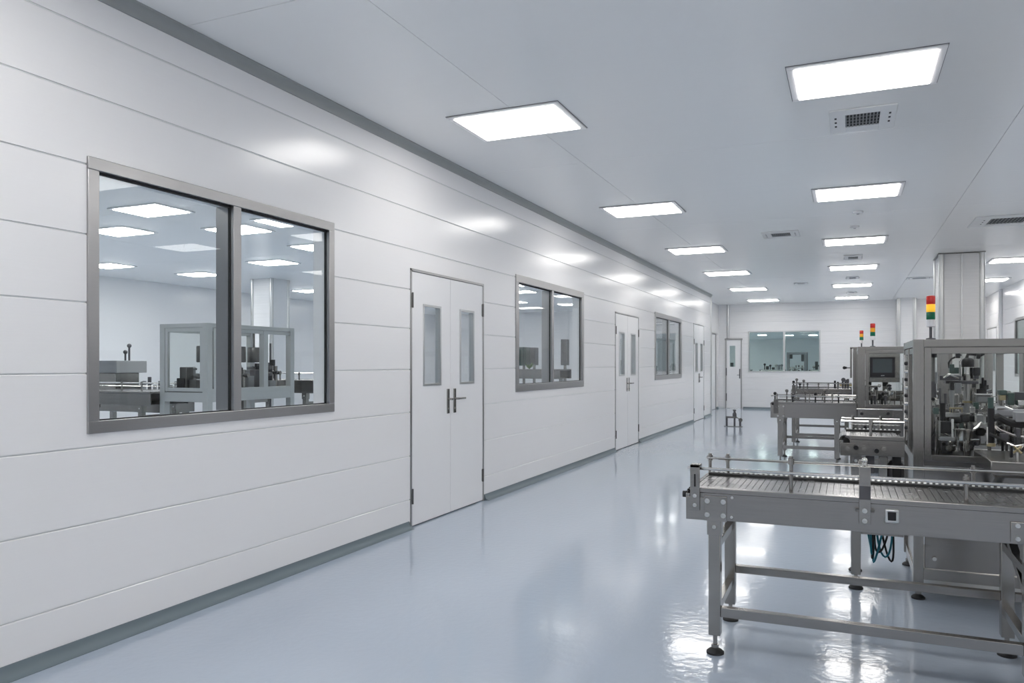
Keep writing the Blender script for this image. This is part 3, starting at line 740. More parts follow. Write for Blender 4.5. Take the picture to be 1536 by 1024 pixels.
# ------------------------------------------------------------------ glazed machines
def rod(r, p, q, rad, mat='steel', name='guide_rod', seg=10):
    b = MB(); b.cyl(p, q, rad, seg); return b.build(name, mat, r)
def block(r, x0, x1, y0, y1, z0, z1, mat='steel', name='bracket', bev=.003):
    b = MB(); b.box(x0, x1, y0, y1, z0, z1); return b.build(name, mat, r, bev)
def station(r, rng, x, y, z, hmax):
    """one small working station standing on the deck"""
    k = rng.randrange(8)
    if k == 0:      # pneumatic lift
        h = hmax*rng.uniform(.55, .9)
        rod(r, (x-.03, y, z), (x-.03, y, z+h), .010, 'steel_bright'); rod(r, (x+.03, y, z), (x+.03, y, z+h), .010, 'steel_bright')
        block(r, x-.05, x+.05, y-.03, y+.03, z+h*.5, z+h*.62, 'mid_grey')
        rod(r, (x, y, z+h*.62), (x, y, z+h*.95), .026, 'steel', 'air_cylinder', 16)
        rod(r, (x, y, z+h*.2), (x, y, z+h*.5), .014, 'black_plastic', 'nozzle')
    elif k == 1:    # sensor stand
        h = hmax*rng.uniform(.4, .8)
        rod(r, (x, y, z), (x, y, z+h), .009, 'steel'); block(r, x-.02, x+.03, y-.025, y+.02, z+h-.05, z+h+.02, 'black_plastic', 'sensor')
        rod(r, (x-.03, y, z+h*.6), (x+.05, y, z+h*.6), .011, 'black_plastic', 'clamp'); b = MB(); b.ball((x+.06, y, z+h*.6), .018); b.build('knob', 'black_plastic', r)
    elif k == 2:    # star wheel
        b = MB(); pts = []
        for i in range(48):
            t = 2*PI*i/48; rr = .085 + .016*math.cos(8*t); pts.append((x+rr*math.cos(t), y+rr*math.sin(t)))
        b.prism(pts, 'z', z+.06, z+.075); b.prism(pts, 'z', z+.12, z+.135); b.build('star_wheel', 'dark_grey', r)
        rod(r, (x, y, z), (x, y, z+.22), .022, 'steel', 'hub', 16); b = MB(); b.lathe((x, y, z+.22), [(.035, 0), (.035, .02), (.012, .035)], 14); b.build('knob', 'black_plastic', r)
    elif k == 3:    # gear motor
        h = rng.uniform(.12, .2)
        block(r, x-.04, x+.04, y-.04, y+.04, z, z+.09, 'steel_dark', 'gear_box', .006)
        b = MB(); b.lathe((x, y, z+.09), [(.036, 0), (.042, .01), (.042, h), (.03, h+.02), (.012, h+.025)], 18)
        for i in range(5): b.lathe((x, y, z+.10+i*h/6), [(.046, 0), (.046, .006)], 18)
        b.build('motor', 'black_plastic', r)
    elif k == 4:    # open bracket frame
        w_, h = rng.uniform(.05, .09), rng.uniform(.1, .2)
        b = MB()
        for a in (-1, 1): b.bar((x+a*w_, y, z), (x+a*w_, y, z+h), .012, .012)
        b.bar((x-w_-.006, y, z+h), (x+w_+.006, y, z+h), .012, .012); b.bar((x-w_, y, z+h*.55), (x+w_, y, z+h*.55), .010, .010); b.build('bracket', 'steel_bright', r, .001)
        rod(r, (x-.03, y, z+h*.3), (x+.04, y, z+h*.3), .024, 'black_plastic', 'roller', 14)
    elif k == 5:    # cup on rods
        b = MB(); b.lathe((x, y, z+.09), [(.040, 0), (.046, .01), (.046, .10), (.040, .10), (.040, .012)], 20); b.build('cup', 'steel_bright', r)
        for a in (-.03, .03): rod(r, (x+a, y, z), (x+a, y, z+.09), .007, 'steel')
    elif k == 6:    # horizontal cylinder with hose
        zz = z + rng.uniform(.08, .2)
        rod(r, (x-.10, y, zz), (x+.04, y, zz), .024, 'aluminium', 'air_cylinder', 16); rod(r, (x+.04, y, zz), (x+.12, y, zz), .008, 'steel_bright', 'piston')
        block(r, x-.115, x-.09, y-.03, y+.03, z, zz+.03, 'dark_grey'); block(r, x+.03, x+.05, y-.03, y+.03, z, zz+.03, 'dark_grey')
        pts = [(x-.08+.10*i/9, y-.01, zz+.02+.08*math.sin(PI*i/9)) for i in range(10)]
        b = MB(); b.tube(pts, .0055); b.build('hose', 'black_rubber', r)
    else:           # filling heads
        h = hmax*rng.uniform(.5, .8)
        block(r, x-.09, x+.09, y-.02, y+.02, z+h, z+h+.03, 'steel')
        for a in (-.06, 0, .06):
            b = MB(); b.lathe((x+a, y, z+h-.12), [(.006, 0), (.014, .05), (.018, .06), (.018, .12)], 12); b.build('nozzle', 'steel_bright', r)
        rod(r, (x-.085, y, z), (x-.085, y, z+h), .010, 'steel'); rod(r, (x+.085, y, z), (x+.085, y, z+h), .010, 'steel')
def machine(label, x0, x1, y0, y1, zt, zd, pw=.055, seed=1, nst=14, base=True, fill=(0, 1), hside=True, mids=(), group='glazed filling machines', prof='steel', glassy=True, cab='steel_x', hmax=None):
    r = thing('filling_machine', ((x0+x1)/2, (y0+y1)/2, 0), label, 'machine', group)
    def pst(x, y):
        b = MB(); b.box(x, x+pw, y, y+pw, .095, zt)
        for s in (.33, .67): b.box(x+pw*s-.002, x+pw*s+.002, y-.0008, y, .1, zt-.06)
        p = b.build('frame_post', prof, r, .003); return p
    xs = [x0] + list(mids) + [x1-pw]
    for x in xs:
        for y in (y0, y1-pw):
            p = pst(x, y)
            foot(p, x+pw/2, y+pw/2, .095, .038)
    ym = (y0+y1)/2
    b = MB(); b.box(x0, x0+.03, ym-.02, ym+.02, zd, zt-.05); b.build('frame_post', prof, r, .002)
    for y in (y0+.001, y1-pw-.001):
        b = MB(); b.box(x0+pw, x1-pw, y, y+pw, zt-.045, zt-.0005); b.build('frame_beam', prof, r, .002)
    for x in (x0+.001, x1-pw-.001):
        b = MB(); b.box(x, x+pw, y0+pw, y1-pw, zt-.045, zt-.0005); b.box(x+.004, x+pw-.01, y0+pw, y1-pw, zt-.085, zt-.05); b.build('frame_beam', prof, r, .002)
        b = MB(); b.box(x, x+pw, y0+pw, y1-pw, zd-.03, zd+.02); b.build('frame_beam', prof, r, .002)
    # hinged guard doors on the front: stile, rails and glass
    for i in range(len(xs)-1):
        a, c_ = xs[i]+pw+.003, xs[i+1]-.003; w_ = .037
        d = MB(); d.box(a, a+w_, y0+.004, y0+.03, zd-.01, zt-.048); d.box(c_-w_, c_, y0+.004, y0+.03, zd-.01, zt-.048)
        d.box(a+w_, c_-w_, y0+.004, y0+.03, zt-.086, zt-.048); d.box(a+w_, c_-w_, y0+.004, y0+.03, zd-.01, zd+.028)
        dd = d.build('guard_door', prof, r, .002)
        if glassy:
            g = MB(); g.box(a+w_, c_-w_, y0+.014, y0+.018, zd+.028, zt-.086); g.build('glass_panel', 'guard_glass', dd)
    if glassy:
        g = MB(); g.box(x0+.012, x0+.016, y0+pw, ym-.02, zd+.02, zt-.085); g.build('glass_panel', 'guard_glass', r)
        g = MB(); g.box(x0+.012, x0+.016, ym+.02, y1-pw, zd+.02, zt-.085); g.build('glass_panel', 'guard_glass', r)
    b = MB(); b.box(x0+.03, x1-.03, y0+.035, y1-.03, zd-.04, zd-.005); b.build('deck', 'steel_dark', r, .003)
    if base:
        b = MB(); b.box(x0+pw+.002, x1-pw-.002, y0+.012, y0+.02, .70, zd-.042); b.build('skirt_panel', cab, r, .002)
        for i in range(len(xs)-1):
            a, c_ = xs[i]+pw+.006, xs[i+1]-.006
            b = MB(); b.box(a, c_, y0+.010, y0+.022, .19, .695); d = b.build('cabinet_door', cab, r, .002)
            b = MB(); b.cyl((a+.05, y0+.010, .25), (a+.05, y0-.004, .25), .012, 14); b.build('latch', 'steel_bright', d)
        b = MB(); b.box(x0+.02, x0+.032, y0+pw, y1-pw, .13, zd-.042); b.build('cabinet_side', cab, r, .002)
        b = MB(); b.box(x0+pw, x1-pw, y0+.008, y0+.04, .12, .185); b.box(x0+.008, x0+.04, y0+pw, y1-pw, .10, .16); b.build('plinth_beam', prof, r, .002)
        b = MB(); b.box(x0+.06, x1-.06, y0+.05, y1-.06, .13, .16); b.build('base_plate', 'steel_dark', r)
    rng = random.Random(seed); hm = hmax or (zt-zd-.12)
    nx = max(2, int(math.ceil(nst/2)))
    for j in range(2):
        for i in range(nx):
            xx = x0+.13 + (x1-x0-.26)*(fill[0] + (fill[1]-fill[0])*(i+.5+rng.uniform(-.25, .25))/nx)
            yy = y0+.16 + (y1-y0-.30)*(j+rng.uniform(.15, .5))/1.5
            station(r, rng, xx, yy, zd-.005, hm)
    return r
def tower(x, y, z, label, h=.255, lit=False, s=1.0, group='signal towers on the machines'):
    r = thing('tower_light', (x, y, z), label, 'signal light', group)
    k = h/.255; w_ = .0235*s
    b = MB(); b.lathe((x, y, z), [(.026*s, 0), (.026*s, .006*k), (.012*s, .010*k)], 18); b.cyl((x, y, z+.008*k), (x, y, z+.075*k), .008*s, 12); b.build('stem', 'dark_grey', r)
    b = MB(); b.lathe((x, y, z+.072*k), [(.018*s, 0), (w_, .004), (w_, .043*k)], 20); b.build('collar', 'light_frame', r)
    zz = z+.115*k; hh = .0445*k
    for nm, mt in (('green_lens', 'lens_green'), ('amber_lens', 'lens_lit' if lit else 'lens_amber'), ('red_lens', 'lens_red')):
        b = MB(); b.lathe((x, y, zz+.001), [(w_*.96, 0), (w_*1.02, .003), (w_*1.02, hh-.004), (w_*.96, hh-.0015)], 22); b.build(nm, mt, r); zz += hh
    b = MB(); b.lathe((x, y, zz), [(w_*.98, 0), (w_*.98, .003), (w_*.6, .006)], 20); b.build('cap', 'lens_red', r)
    return r

# nearest machine -------------------------------------------------------
m1 = machine('nearest glazed filling machine with steel frame posts at the right edge', .357, 2.20, 5.15, 6.03, 1.547, .835, .055, seed=11, nst=14, mids=(1.25,), hmax=.38)
def P(px, py, Y): return at(px, py, Y)
def col(px, y0_, y1_, wpx, Y, mat, name, seg=18, taper=None, parent=None):
    a, c_ = P(px, y1_, Y), P(px, y0_, Y); q = P(px+wpx/2, y0_, Y)
    rr = abs(q.x - c_.x)
    b = MB(); b.cyl(a, c_, rr if taper is None else rr*taper, seg, rr); return b.build(name, mat, parent or m1)
def blk(xa, xb, ya, yb_, Y, dy, mat, name, bev=.004, parent=None):
    a, c_ = P(xa, yb_, Y), P(xb, ya, Y)
    b = MB(); b.box(a.x, c_.x, Y-dy/2, Y+dy/2, a.z, c_.z); return b.build(name, mat, parent or m1, bev)
def wire(pts, Y, rad, mat, name, parent=None):
    b = MB(); b.tube([P(x, y, Y+dy) for x, y, dy in pts], rad, 8); return b.build(name, mat, parent or m1)
Yc = 5.58
c0 = P(1452, 550, Yc)
b = MB(); b.lathe(c0, [(.036, -.001), (.037, .03), (.033, .045), (.022, .055), (.006, .058)], 20); b.build('motor', 'black_plastic', m1)
col(1451, 550, 561, 16, Yc, 'steel_bright', 'capping_head', 22); col(1451, 561, 572, 17, Yc, 'steel', 'capping_head', 22)
blk(1417, 1466, 571, 575, Yc, .12, 'dark_grey', 'head_plate')
col(1451.5, 575, 601, 13, Yc, 'steel', 'capping_head', 22); col(1451, 601, 604, 15, Yc, 'brass', 'collar_ring'); col(1451, 604, 634, 12, Yc, 'mid_grey', 'capping_head', 22)
blk(1459, 1469, 551, 563, Yc-.02, .06, 'black_plastic', 'clamp'); blk(1461, 1468, 563, 568, Yc-.02, .05, 'dark_grey', 'clamp')
blk(1424, 1431, 546, 560, Yc, .05, 'green_dark', 'valve_block'); blk(1431, 1438, 551, 565, Yc, .05, 'green_dark', 'valve_block'); blk(1439, 1444, 540, 566, Yc+.03, .05, 'steel_bright', 'slide_rail')
wire([(1424, 552, 0), (1423, 544, 0), (1427, 538, 0), (1434, 535, 0), (1442, 532, 0)], Yc, .006, 'black_rubber', 'hose')
wire([(1450, 537, 0), (1452, 531, 0), (1462, 531, 0), (1470, 533, 0), (1476, 530, 0)], Yc, .010, 'black_rubber', 'hose')
blk(1433, 1440, 530, 537, Yc, .05, 'black_plastic', 'hose_clip'); blk(1464, 1470, 531, 538, Yc, .05, 'black_plastic', 'hose_clip')
blk(1409, 1441, 563, 570, Yc-.05, .07, 'dark_grey', 'arm'); blk(1421, 1438, 560, 563, Yc-.05, .05, 'steel_bright', 'arm_plate')
wire([(1416, 566, 0), (1426, 562, -.02), (1438, 568, -.03)], Yc-.09, .006, 'steel_bright', 'lever')
col(1400, 534, 572, 5, 5.40, 'steel_dark', 'guide_rod'); col(1400, 530, 536, 11, 5.40, 'black_plastic', 'knob'); col(1403, 558, 575, 8, 5.45, 'mid_grey', 'air_cylinder'); col(1400, 572, 596, 9, 5.45, 'dark_grey', 'motor')
col(1428, 573, 585, 7, 5.48, 'black_plastic', 'nozzle'); col(1428, 585, 612, 9, 5.48, 'mid_grey', 'nozzle', 18, .6); blk(1432, 1442, 574, 590, 5.52, .03, 'mid_grey', 'bracket')
for xx in (1425, 1429, 1443): col(xx, 612, 632, 1.6, 5.46, 'brass', 'guide_rod', 8)
blk(1424, 1444, 611, 613, 5.46, .02, 'brass', 'bracket', .001); blk(1428, 1444, 624, 626, 5.46, .02, 'brass', 'bracket', .001)
col(1414, 604, 630, 9, 5.42, 'black_plastic', 'motor'); col(1410, 582, 606, 3, 5.42, 'dark_grey', 'guide_rod'); col(1418, 590, 606, 5, 5.44, 'dark_grey', 'clamp')
blk(1410, 1426, 632, 649, 5.36, .05, 'black_plastic', 'drive_box'); blk(1407, 1410, 630, 658, 5.36, .06, 'steel', 'side_plate', .001); blk(1426, 1430, 628, 660, 5.36, .06, 'steel_bright', 'side_plate', .001); blk(1408, 1432, 655, 660, 5.36, .08, 'mid_grey', 'bracket')
a = P(1443, 663, 5.34)
b = MB(); b.lathe(a, [(.034, 0), (.044, .01), (.050, .075), (.054, .08), (.046, .08), (.042, .02)], 22); b.build('cup', 'steel_bright', m1)
for xx, y2 in ((1437, 676), (1446, 684), (1449, 684)): col(xx, 660, y2, 2.2, 5.30, 'steel_bright', 'guide_rod', 8)
wire([(1450, 648, 0), (1458, 646, -.02), (1466, 641, -.01), (1472, 634, .02)], 5.34, .009, 'steel_bright', 'guide_rail')
for xx, y1_, y2, wd in ((1447, 621, 633, 15), (1456, 622, 632, 10), (1470, 641, 653, 14), (1433, 626, 634, 18)): blk(xx-wd/2, xx+wd/2, y1_, y2, 5.44, .07, 'black_plastic', 'roller_housing', .012)
blk(1461, 1464, 619, 642, 5.38, .05, 'steel_bright', 'side_plate', .001); blk(1474, 1478, 619, 636, 5.38, .05, 'steel_bright', 'side_plate', .001); blk(1464, 1474, 622, 634, 5.40, .04, 'mid_grey', 'bracket'); blk(1459, 1480, 634, 637, 5.38, .06, 'steel_bright', 'bracket', .001)
for xx, y1_, y2 in ((1474, 566, 592), (1471, 575, 590), (1478, 570, 583)): col(xx, y1_, y2, 4, 5.62, 'black_plastic', 'guide_rod', 10)
blk(1464, 1479, 583, 590, 5.60, .06, 'black_plastic', 'clamp'); blk(1464, 1486, 592, 604, 5.6, .06, 'mid_grey', 'air_cylinder', .01); blk(1462, 1488, 590, 592, 5.58, .05, 'steel_bright', 'rail', .001)
rng = random.Random(5)
for k in range(34):        # knobs, pins and small fittings spread over the deck and the side window
    px_, py_ = rng.uniform(1399, 1480), rng.uniform(578, 668); Yk = rng.uniform(5.35, 5.8)
    p = P(px_, py_, Yk); b = MB()
    t = rng.random()
    if t < .4: b.cyl(p, p+Vector((0, -.03, 0)), rng.uniform(.008, .016), 12); b.build('knob', rng.choice(['black_plastic', 'steel_bright', 'dark_grey']), m1)
    elif t < .75: b.cyl(p, p+Vector((rng.uniform(.04, .12), 0, rng.uniform(-.02, .02))), rng.uniform(.004, .009), 8); b.build('pin', rng.choice(['steel_bright', 'steel', 'black_plastic']), m1)
    else: b.cbox(p, .03, .03, .04); b.build('fitting', rng.choice(['dark_grey', 'steel_bright', 'green_dark']), m1, .003)
rng = random.Random(77)
for k in range(46):        # darker drives, clamps and cylinders filling the rear of the deck
    x_ = rng.uniform(.44, 1.20); y_ = rng.uniform(5.48, 5.92); h_ = rng.uniform(.06, .34) * (1.0 if y_ > 5.65 else .7)
    z_ = .83 + rng.uniform(0, .10)
    t = k % 4
    if t == 0: block(m1, x_-.03, x_+.03, y_-.03, y_+.03, .83, z_+h_*.6, rng.choice(['black_plastic', 'dark_grey']), 'drive_box', .006)
    elif t == 1:
        b = MB(); b.lathe((x_, y_, z_), [(.022, 0), (.03, .01), (.03, h_*.6), (.018, h_*.7), (.018, h_), (.008, h_+.01)], 16); b.build('air_cylinder', rng.choice(['steel_dark', 'dark_grey', 'steel']), m1)
    elif t == 2:
        b = MB(); b.cyl((x_, y_, .83), (x_, y_, z_+h_), .008, 10); b.cyl((x_-.05, y_, z_+h_*.8), (x_+.05, y_, z_+h_*.8), .014, 12); b.build('sensor', rng.choice(['black_plastic', 'steel_dark']), m1)
    else:
        pts = [(x_+.12*i/9, y_-.05, z_+.05+.10*math.sin(PI*i/9)) for i in range(10)]
        b = MB(); b.tube(pts, .007); b.build('hose', 'black_rubber', m1)
for k in range(9):
    p = P(1358, 545+k*12, 5.84); b = MB(); b.cyl(p, p+Vector((.03, -.02, 0)), .013, 12); b.build('knob', 'steel_bright' if k % 2 else 'black_plastic', m1)
rod(m1, P(1358, 532, 5.86), P(1358, 660, 5.86), .010, 'steel_bright')
# front table of the nearest machine with its fittings
b = MB(); b.prism([(.668, 4.56), (2.1, 4.56), (2.1, 5.148), (.668, 5.148)], 'z', .835, .905); b.build('front_table', 'steel_x', m1, .004)
b = MB(); b.box(.69, 2.08, 4.58, 5.14, .822, .8345); b.build('table_flange', 'steel_dark', m1)
for x in (.75, 1.9):
    b = MB(); b.bar((x, 5.14, .66), (x, 4.75, .825), .03, .03); b.build('table_bracket', 'steel', m1, .002)
Yt = 4.86
col(1486.5, 612, 666, 11, Yt, 'black_plastic', 'roller_column', 20); col(1486.5, 664, 669, 14, Yt, 'brass', 'collar_ring', 20); col(1486, 596, 612, 9, Yt, 'green_dark', 'sensor', 16); col(1481, 640, 666, 2.5, Yt-.05, 'steel_bright', 'guide_rod', 8)
wire([(1488, 628, 0), (1497, 625, .02), (1504, 629, .04), (1514, 634, .06), (1530, 636, .1), (1550, 637, .12)], Yt, .020, 'black_rubber', 'curved_guide')
wire([(1486, 634, 0), (1500, 645, .02), (1518, 652, .04), (1545, 658, .08)], Yt, .008, 'steel_bright', 'guide_rail')
wire([(1484, 650, 0), (1500, 658, -.02), (1522, 668, -.06), (1545, 672, -.06)], Yt-.02, .008, 'black_rubber', 'hose')
wire([(1494, 612, .1), (1508, 612, .12), (1522, 618, .14), (1550, 622, .14)], Yt+.1, .012, 'steel_bright', 'guide_rail')
blk(1492, 1545, 614, 624, Yt+.25, .10, 'mid_grey', 'housing', .01); blk(1521, 1545, 618, 632, Yt+.1, .08, 'mid_grey', 'housing'); blk(1497, 1509, 585, 592, 5.5, .08, 'green_dark', 'valve_block'); blk(1510, 1520, 589, 607, 5.5, .08, 'green_dark', 'valve_block'); blk(1520, 1545, 588, 606, 5.55, .08, 'dark_grey', 'drive_box'); blk(1498, 1508, 592, 600, 5.5, .06, 'brass', 'valve_block'); blk(1525, 1545, 600, 608, 5.4, .08, 'steel_bright', 'cup')
blk(1500, 1512, 650, 660, Yt, .05, 'dark_grey', 'clamp'); blk(1524, 1530, 642, 655, Yt-.05, .05, 'dark_grey', 'clamp'); blk(1515, 1519, 668, 686, 4.68, .03, 'black_plastic', 'valve_stem')
vc = P(1526, 674, 4.68)
b = MB()
for k in range(4):
    t = PI/4 + PI/2*k; b.cyl(vc, vc + Vector((.026*math.cos(t), -.004, .026*math.sin(t))), .0055, 8)
b.ball(vc, .010); b.build('valve_handle', 'brass', m1); col(1526, 678, 690, 4, 4.70, 'steel_bright', 'valve_stem', 12)
wire([(1510, 664, 0), (1522, 669, 0), (1540, 666, .02)], 4.72, .006, 'steel_bright', 'pipe'); wire([(1530, 674, 0), (1536, 668, 0), (1550, 664, .02)], 4.7, .006, 'steel', 'pipe')
tower(.452, 5.19, 1.547, 'nearest and largest red amber green tower light', .262, True)

# machine with the touch screen -------------------------------------------
m2 = machine('middle machine with a touch screen panel above its steel frame', .117, 2.0, 10.8, 12.7, 1.624, .86, .085, seed=23, nst=16, mids=(1.05,), hmax=.30)
b = MB(); b.box(.205, .60, 10.835, 10.850, 1.17, 1.575); pn = b.build('control_panel', 'steel', m2, .003)
b = MB(); b.box(.257, .545, 10.812, 10.835, 1.232, 1.490); hm = b.build('touch_screen', 'black_plastic', m2, .006)
b = MB(); b.box(.288, .512, 10.8105, 10.8125, 1.292, 1.468); b.build('display', 'screen', hm)
b = MB()
for x in (.386, .400, .414): b.box(x, x+.008, 10.811, 10.8125, 1.248, 1.262)
b.build('bezel_mark', 'mid_grey', hm)
b = MB(); b.box(.15, .52, 10.74, 10.79, .70, .83); b.build('skirt_panel', 'steel', m2, .003)
for x, z in ((.16, .77), (.20, .60), (.46, .78)):
    b = MB(); b.cyl((x, 10.74, z), (x, 10.71, z), .02, 12); b.build('knob', 'black_plastic', m2)
for k in range(7):
    x = .24+.04*k
    b = MB(); b.cyl((x, 10.98, .86), (x, 10.98, .93+.03*(k % 3)), .016, 12); b.build('bottle_guide', ['steel_bright', 'black_plastic', 'dark_grey'][k % 3], m2)
    b = MB(); b.ball((x+.01, 10.93, 1.02+.035*((k*5) % 4)), .024); b.build('knob', ['black_plastic', 'steel_bright'][k % 2], m2)
b = MB(); b.cyl((.1, 10.72, .83), (.62, 10.72, .83), .008); b.build('guide_rail', 'steel_bright', m2)
tower(.29, 10.86, 1.624, 'tower light on the machine with the touch screen', .30, False, 1.25)
# machine behind it ---------------------------------------------------------
m3 = machine('farthest machine mostly hidden behind the one with the touch screen', .078, 2.0, 13.5, 14.9, 1.655, .95, .07, seed=31, nst=12, mids=(1.0,), hmax=.3)
b = MB(); b.bar((.045, 13.47, 1.66), (.045, 13.47, 1.18), .03, .03); b.bar((.03, 13.47, 1.66), (.2, 13.47, 1.66), .03, .03); b.build('guard_frame', 'steel', m3, .002)
b = MB(); b.cyl((.03, 13.5, 1.34), (-.04, 13.46, 1.34), .007); b.ball((-.055, 13.46, 1.342), .026); b.ball((-.033, 13.46, 1.342), .02); b.build('lever', 'black_plastic', m3)
for k, (x, h) in enumerate(((-.20, .13), (-.155, .11), (-.08, .15), (-.04, .12), (.0, .16))):
    b = MB(); b.cyl((x, 13.9, .995), (x, 13.9, .995+h), .016, 10); b.build('guide_post', 'black_plastic' if k < 2 else 'dark_grey', m3)
b = MB(); b.cyl((-.07, 13.88, 1.14), (-.07, 13.85, 1.14), .035, 14); b.cyl((-.01, 13.88, 1.12), (-.01, 13.85, 1.12), .03, 14); b.build('hand_wheel', 'dark_grey', m3)
b = MB(); b.box(-.13, .06, 13.92, 14.0, 1.03, 1.08); b.build('bracket', 'brass', m3, .003)
for k, x in enumerate((-.22, -.12, -.05, .02)):
    b = MB(); b.cyl((x, 13.64, .90), (x, 13.60, .90), .03+.006*(k % 2), 14); b.build('roller', 'dark_grey', m3)
tower(.199, 13.56, 1.655, 'smallest-looking tower light, on the farthest machine', .29, False, 1.2)

# small device standing on the open floor near the far door -------------------------
fx, fy = -2.36, 17.75
r = thing('floor_stand', (fx, fy, 0), 'small dark three-legged device standing on the open floor before the far door', 'stand')
b = MB(); b.box(fx-.19, fx+.2, fy-.06, fy+.06, .001, .014); b.build('base_plate', 'steel', r, .002)
for x in (-.14, .03, .15):
    b = MB(); b.cyl((fx+x, fy, .014), (fx+x, fy, .20 if x < .1 else .12), .022, 12); b.build('leg', 'dark_grey', r)
b = MB(); b.box(fx-.16, fx+.08, fy-.03, fy+.03, .19, .23); b.build('top_bar', 'steel_dark', r, .004)
b = MB(); b.lathe((fx+.03, fy, .23), [(.045, 0), (.045, .06), (.025, .09), (.025, .12), (.04, .125), (.03, .15)], 16); b.build('motor', 'dark_grey', r)
b = MB(); b.cyl((fx+.16, fy-.02, .15), (fx+.16, fy+.02, .15), .045, 16); b.build('hand_wheel', 'steel_dark', r)
b = MB(); b.cyl((fx+.08, fy, .21), (fx+.16, fy, .15), .012); b.build('shaft', 'steel', r)

# ------------------------------------------------------------------ neighbouring room behind the left windows
n1 = machine('glazed filling machine seen through the nearest left window', -6.80, -6.12, 6.05, 7.42, 1.832, 1.12, .07, seed=41, nst=18, mids=(), hmax=.40, prof='profile_grey', base=False, group='machines of the neighbouring room')
b = MB(); b.box(-6.13, -6.122, 6.12, 7.35, 1.0, 1.10); b.box(-6.73, -6.19, 6.052, 6.06, 1.0, 1.10); b.build('skirt_panel', 'profile_grey', n1, .002)
b = MB(); b.box(-6.7, -6.25, 6.3, 7.3, .35, .40); b.build('lower_shelf', 'dark_grey', n1, .003)
for y in (6.16, 6.93):
    b = MB(); b.box(-6.19, -6.12, y-.035, y+.035, 1.13, 1.78) if y > 6.5 else b.box(-6.186, -6.12, y-.02, y+.02, 1.13, 1.78); b.build('frame_post', 'profile_grey', n1, .002)
for k in range(3):
    b = MB(); b.box(-6.65, -6.35, 6.35+.33*k, 6.60+.33*k, .40, .78); b.build('control_box', ['dark_grey', 'mid_grey'][k % 2], n1, .006)
for x, y in ((-6.48, 6.35), (-6.35, 6.75), (-6.5, 7.15)):
    b = MB(); b.lathe((x, y, 1.42), [(.07, 0), (.075, .01), (.075, .17), (.07, .18)], 20); b.cyl((x, y, 1.60), (x, y, 1.79), .012); b.build('hopper', 'steel_dark', n1)
rg = random.Random(90)
for k in range(40):
    x, y = rg.uniform(-6.65, -6.25), rg.uniform(6.2, 7.28); h_ = rg.uniform(.08, .30)
    if k % 2:
        b = MB(); b.box(x-.05, x+.05, y-.05, y+.05, 1.115, 1.115+h_); b.build('drive_box', rg.choice(['dark_grey', 'black_plastic', 'mid_grey', 'steel_dark']), n1, .006)
    else:
        b = MB(); b.cyl((x, y, 1.115), (x, y, 1.12+h_), .02, 12); b.cyl((x-.07, y, 1.12+h_*.7), (x+.07, y, 1.12+h_*.7), .022, 12); b.build('air_cylinder', rg.choice(['dark_grey', 'steel', 'mid_grey']), n1)
conveyor('conveyor running up to the machine seen through the nearest left window', 'conveyor', 'conveyors of the neighbouring room', -8.5, -6.83, 5.98, 6.45, 1.105, .955, [-8.3, -7.0], rails=2, posts=[(-7.7, 5.99, 1.1, 1.19, 0), (-7.3, 5.99, 1.1, 1.19, 0), (-7.0, 5.99, 1.1, 1.19, 0)], beads=False)
q = thing('bottle_feeder', (-8.55, 7.0, 0), 'grey feeder box with knobbed rods behind the conveyor in the nearest left window', 'machine', 'machines of the neighbouring room')
q['label'] = 'grey feeder box with knobbed rods behind the conveyor in the nearest left window'
b = MB(); b.box(-8.80, -8.32, 6.75, 7.2, 1.29, 1.445); b.build('hopper', 'mid_grey', q, .006)
b = MB(); b.box(-8.70, -8.40, 6.8, 7.15, .95, 1.29); b.build('body', 'steel', q, .006)
b = MB(); b.box(-9.1, -7.6, 6.9, 7.3, .80, .95); b.build('table', 'steel_x', q, .004)
for x in (-9.0, -7.7):
    for y in (6.95, 7.25):
        b = MB(); b.box(x-.03, x+.03, y-.03, y+.03, 0.001, .80); b.build('leg', 'steel', q)
for x, h in ((-8.47, .11), (-8.40, .19), (-8.95, -.05)):
    b = MB(); b.cyl((x, 7.0, 1.35), (x, 7.0, 1.445+h), .012); b.ball((x, 7.0, 1.445+h), .028); b.build('rod', 'dark_grey', q)
for k in range(8):
    b = MB(); b.cyl((-8.2+.09*k, 6.98, .95), (-8.2+.09*k, 6.98, 1.14+.05*(k % 3)), .022, 10); b.build('air_cylinder', ['dark_grey', 'mid_grey'][k % 2], q)
conveyor('short conveyor at the right edge of the nearest left window', 'conveyor', 'conveyors of the neighbouring room', -7.4, -6.05, 7.72, 8.2, 1.20, 1.04, [-7.2, -6.2], rails=1, posts=[(-6.6, 7.73, 1.2, 1.28, 0), (-6.3, 7.73, 1.2, 1.28, 0)], beads=False, plates=False)
q = thing('sensor_stand', (-6.6, 7.62, 0), 'thin dark sensor stand at the right edge of the nearest left window', 'stand')
b = MB(); b.cyl((-6.6, 7.55, .01), (-6.6, 7.55, 1.66), .012); b.build('pole', 'dark_grey', q)
b = MB(); b.box(-6.64, -6.56, 7.51, 7.59, 1.22, 1.42); b.build('sensor', 'dark_grey', q, .004)
b = MB(); b.lathe((-6.6, 7.55, .001), [(.12, 0), (.12, .012), (.02, .02)], 18); b.build('base_plate', 'steel', q)
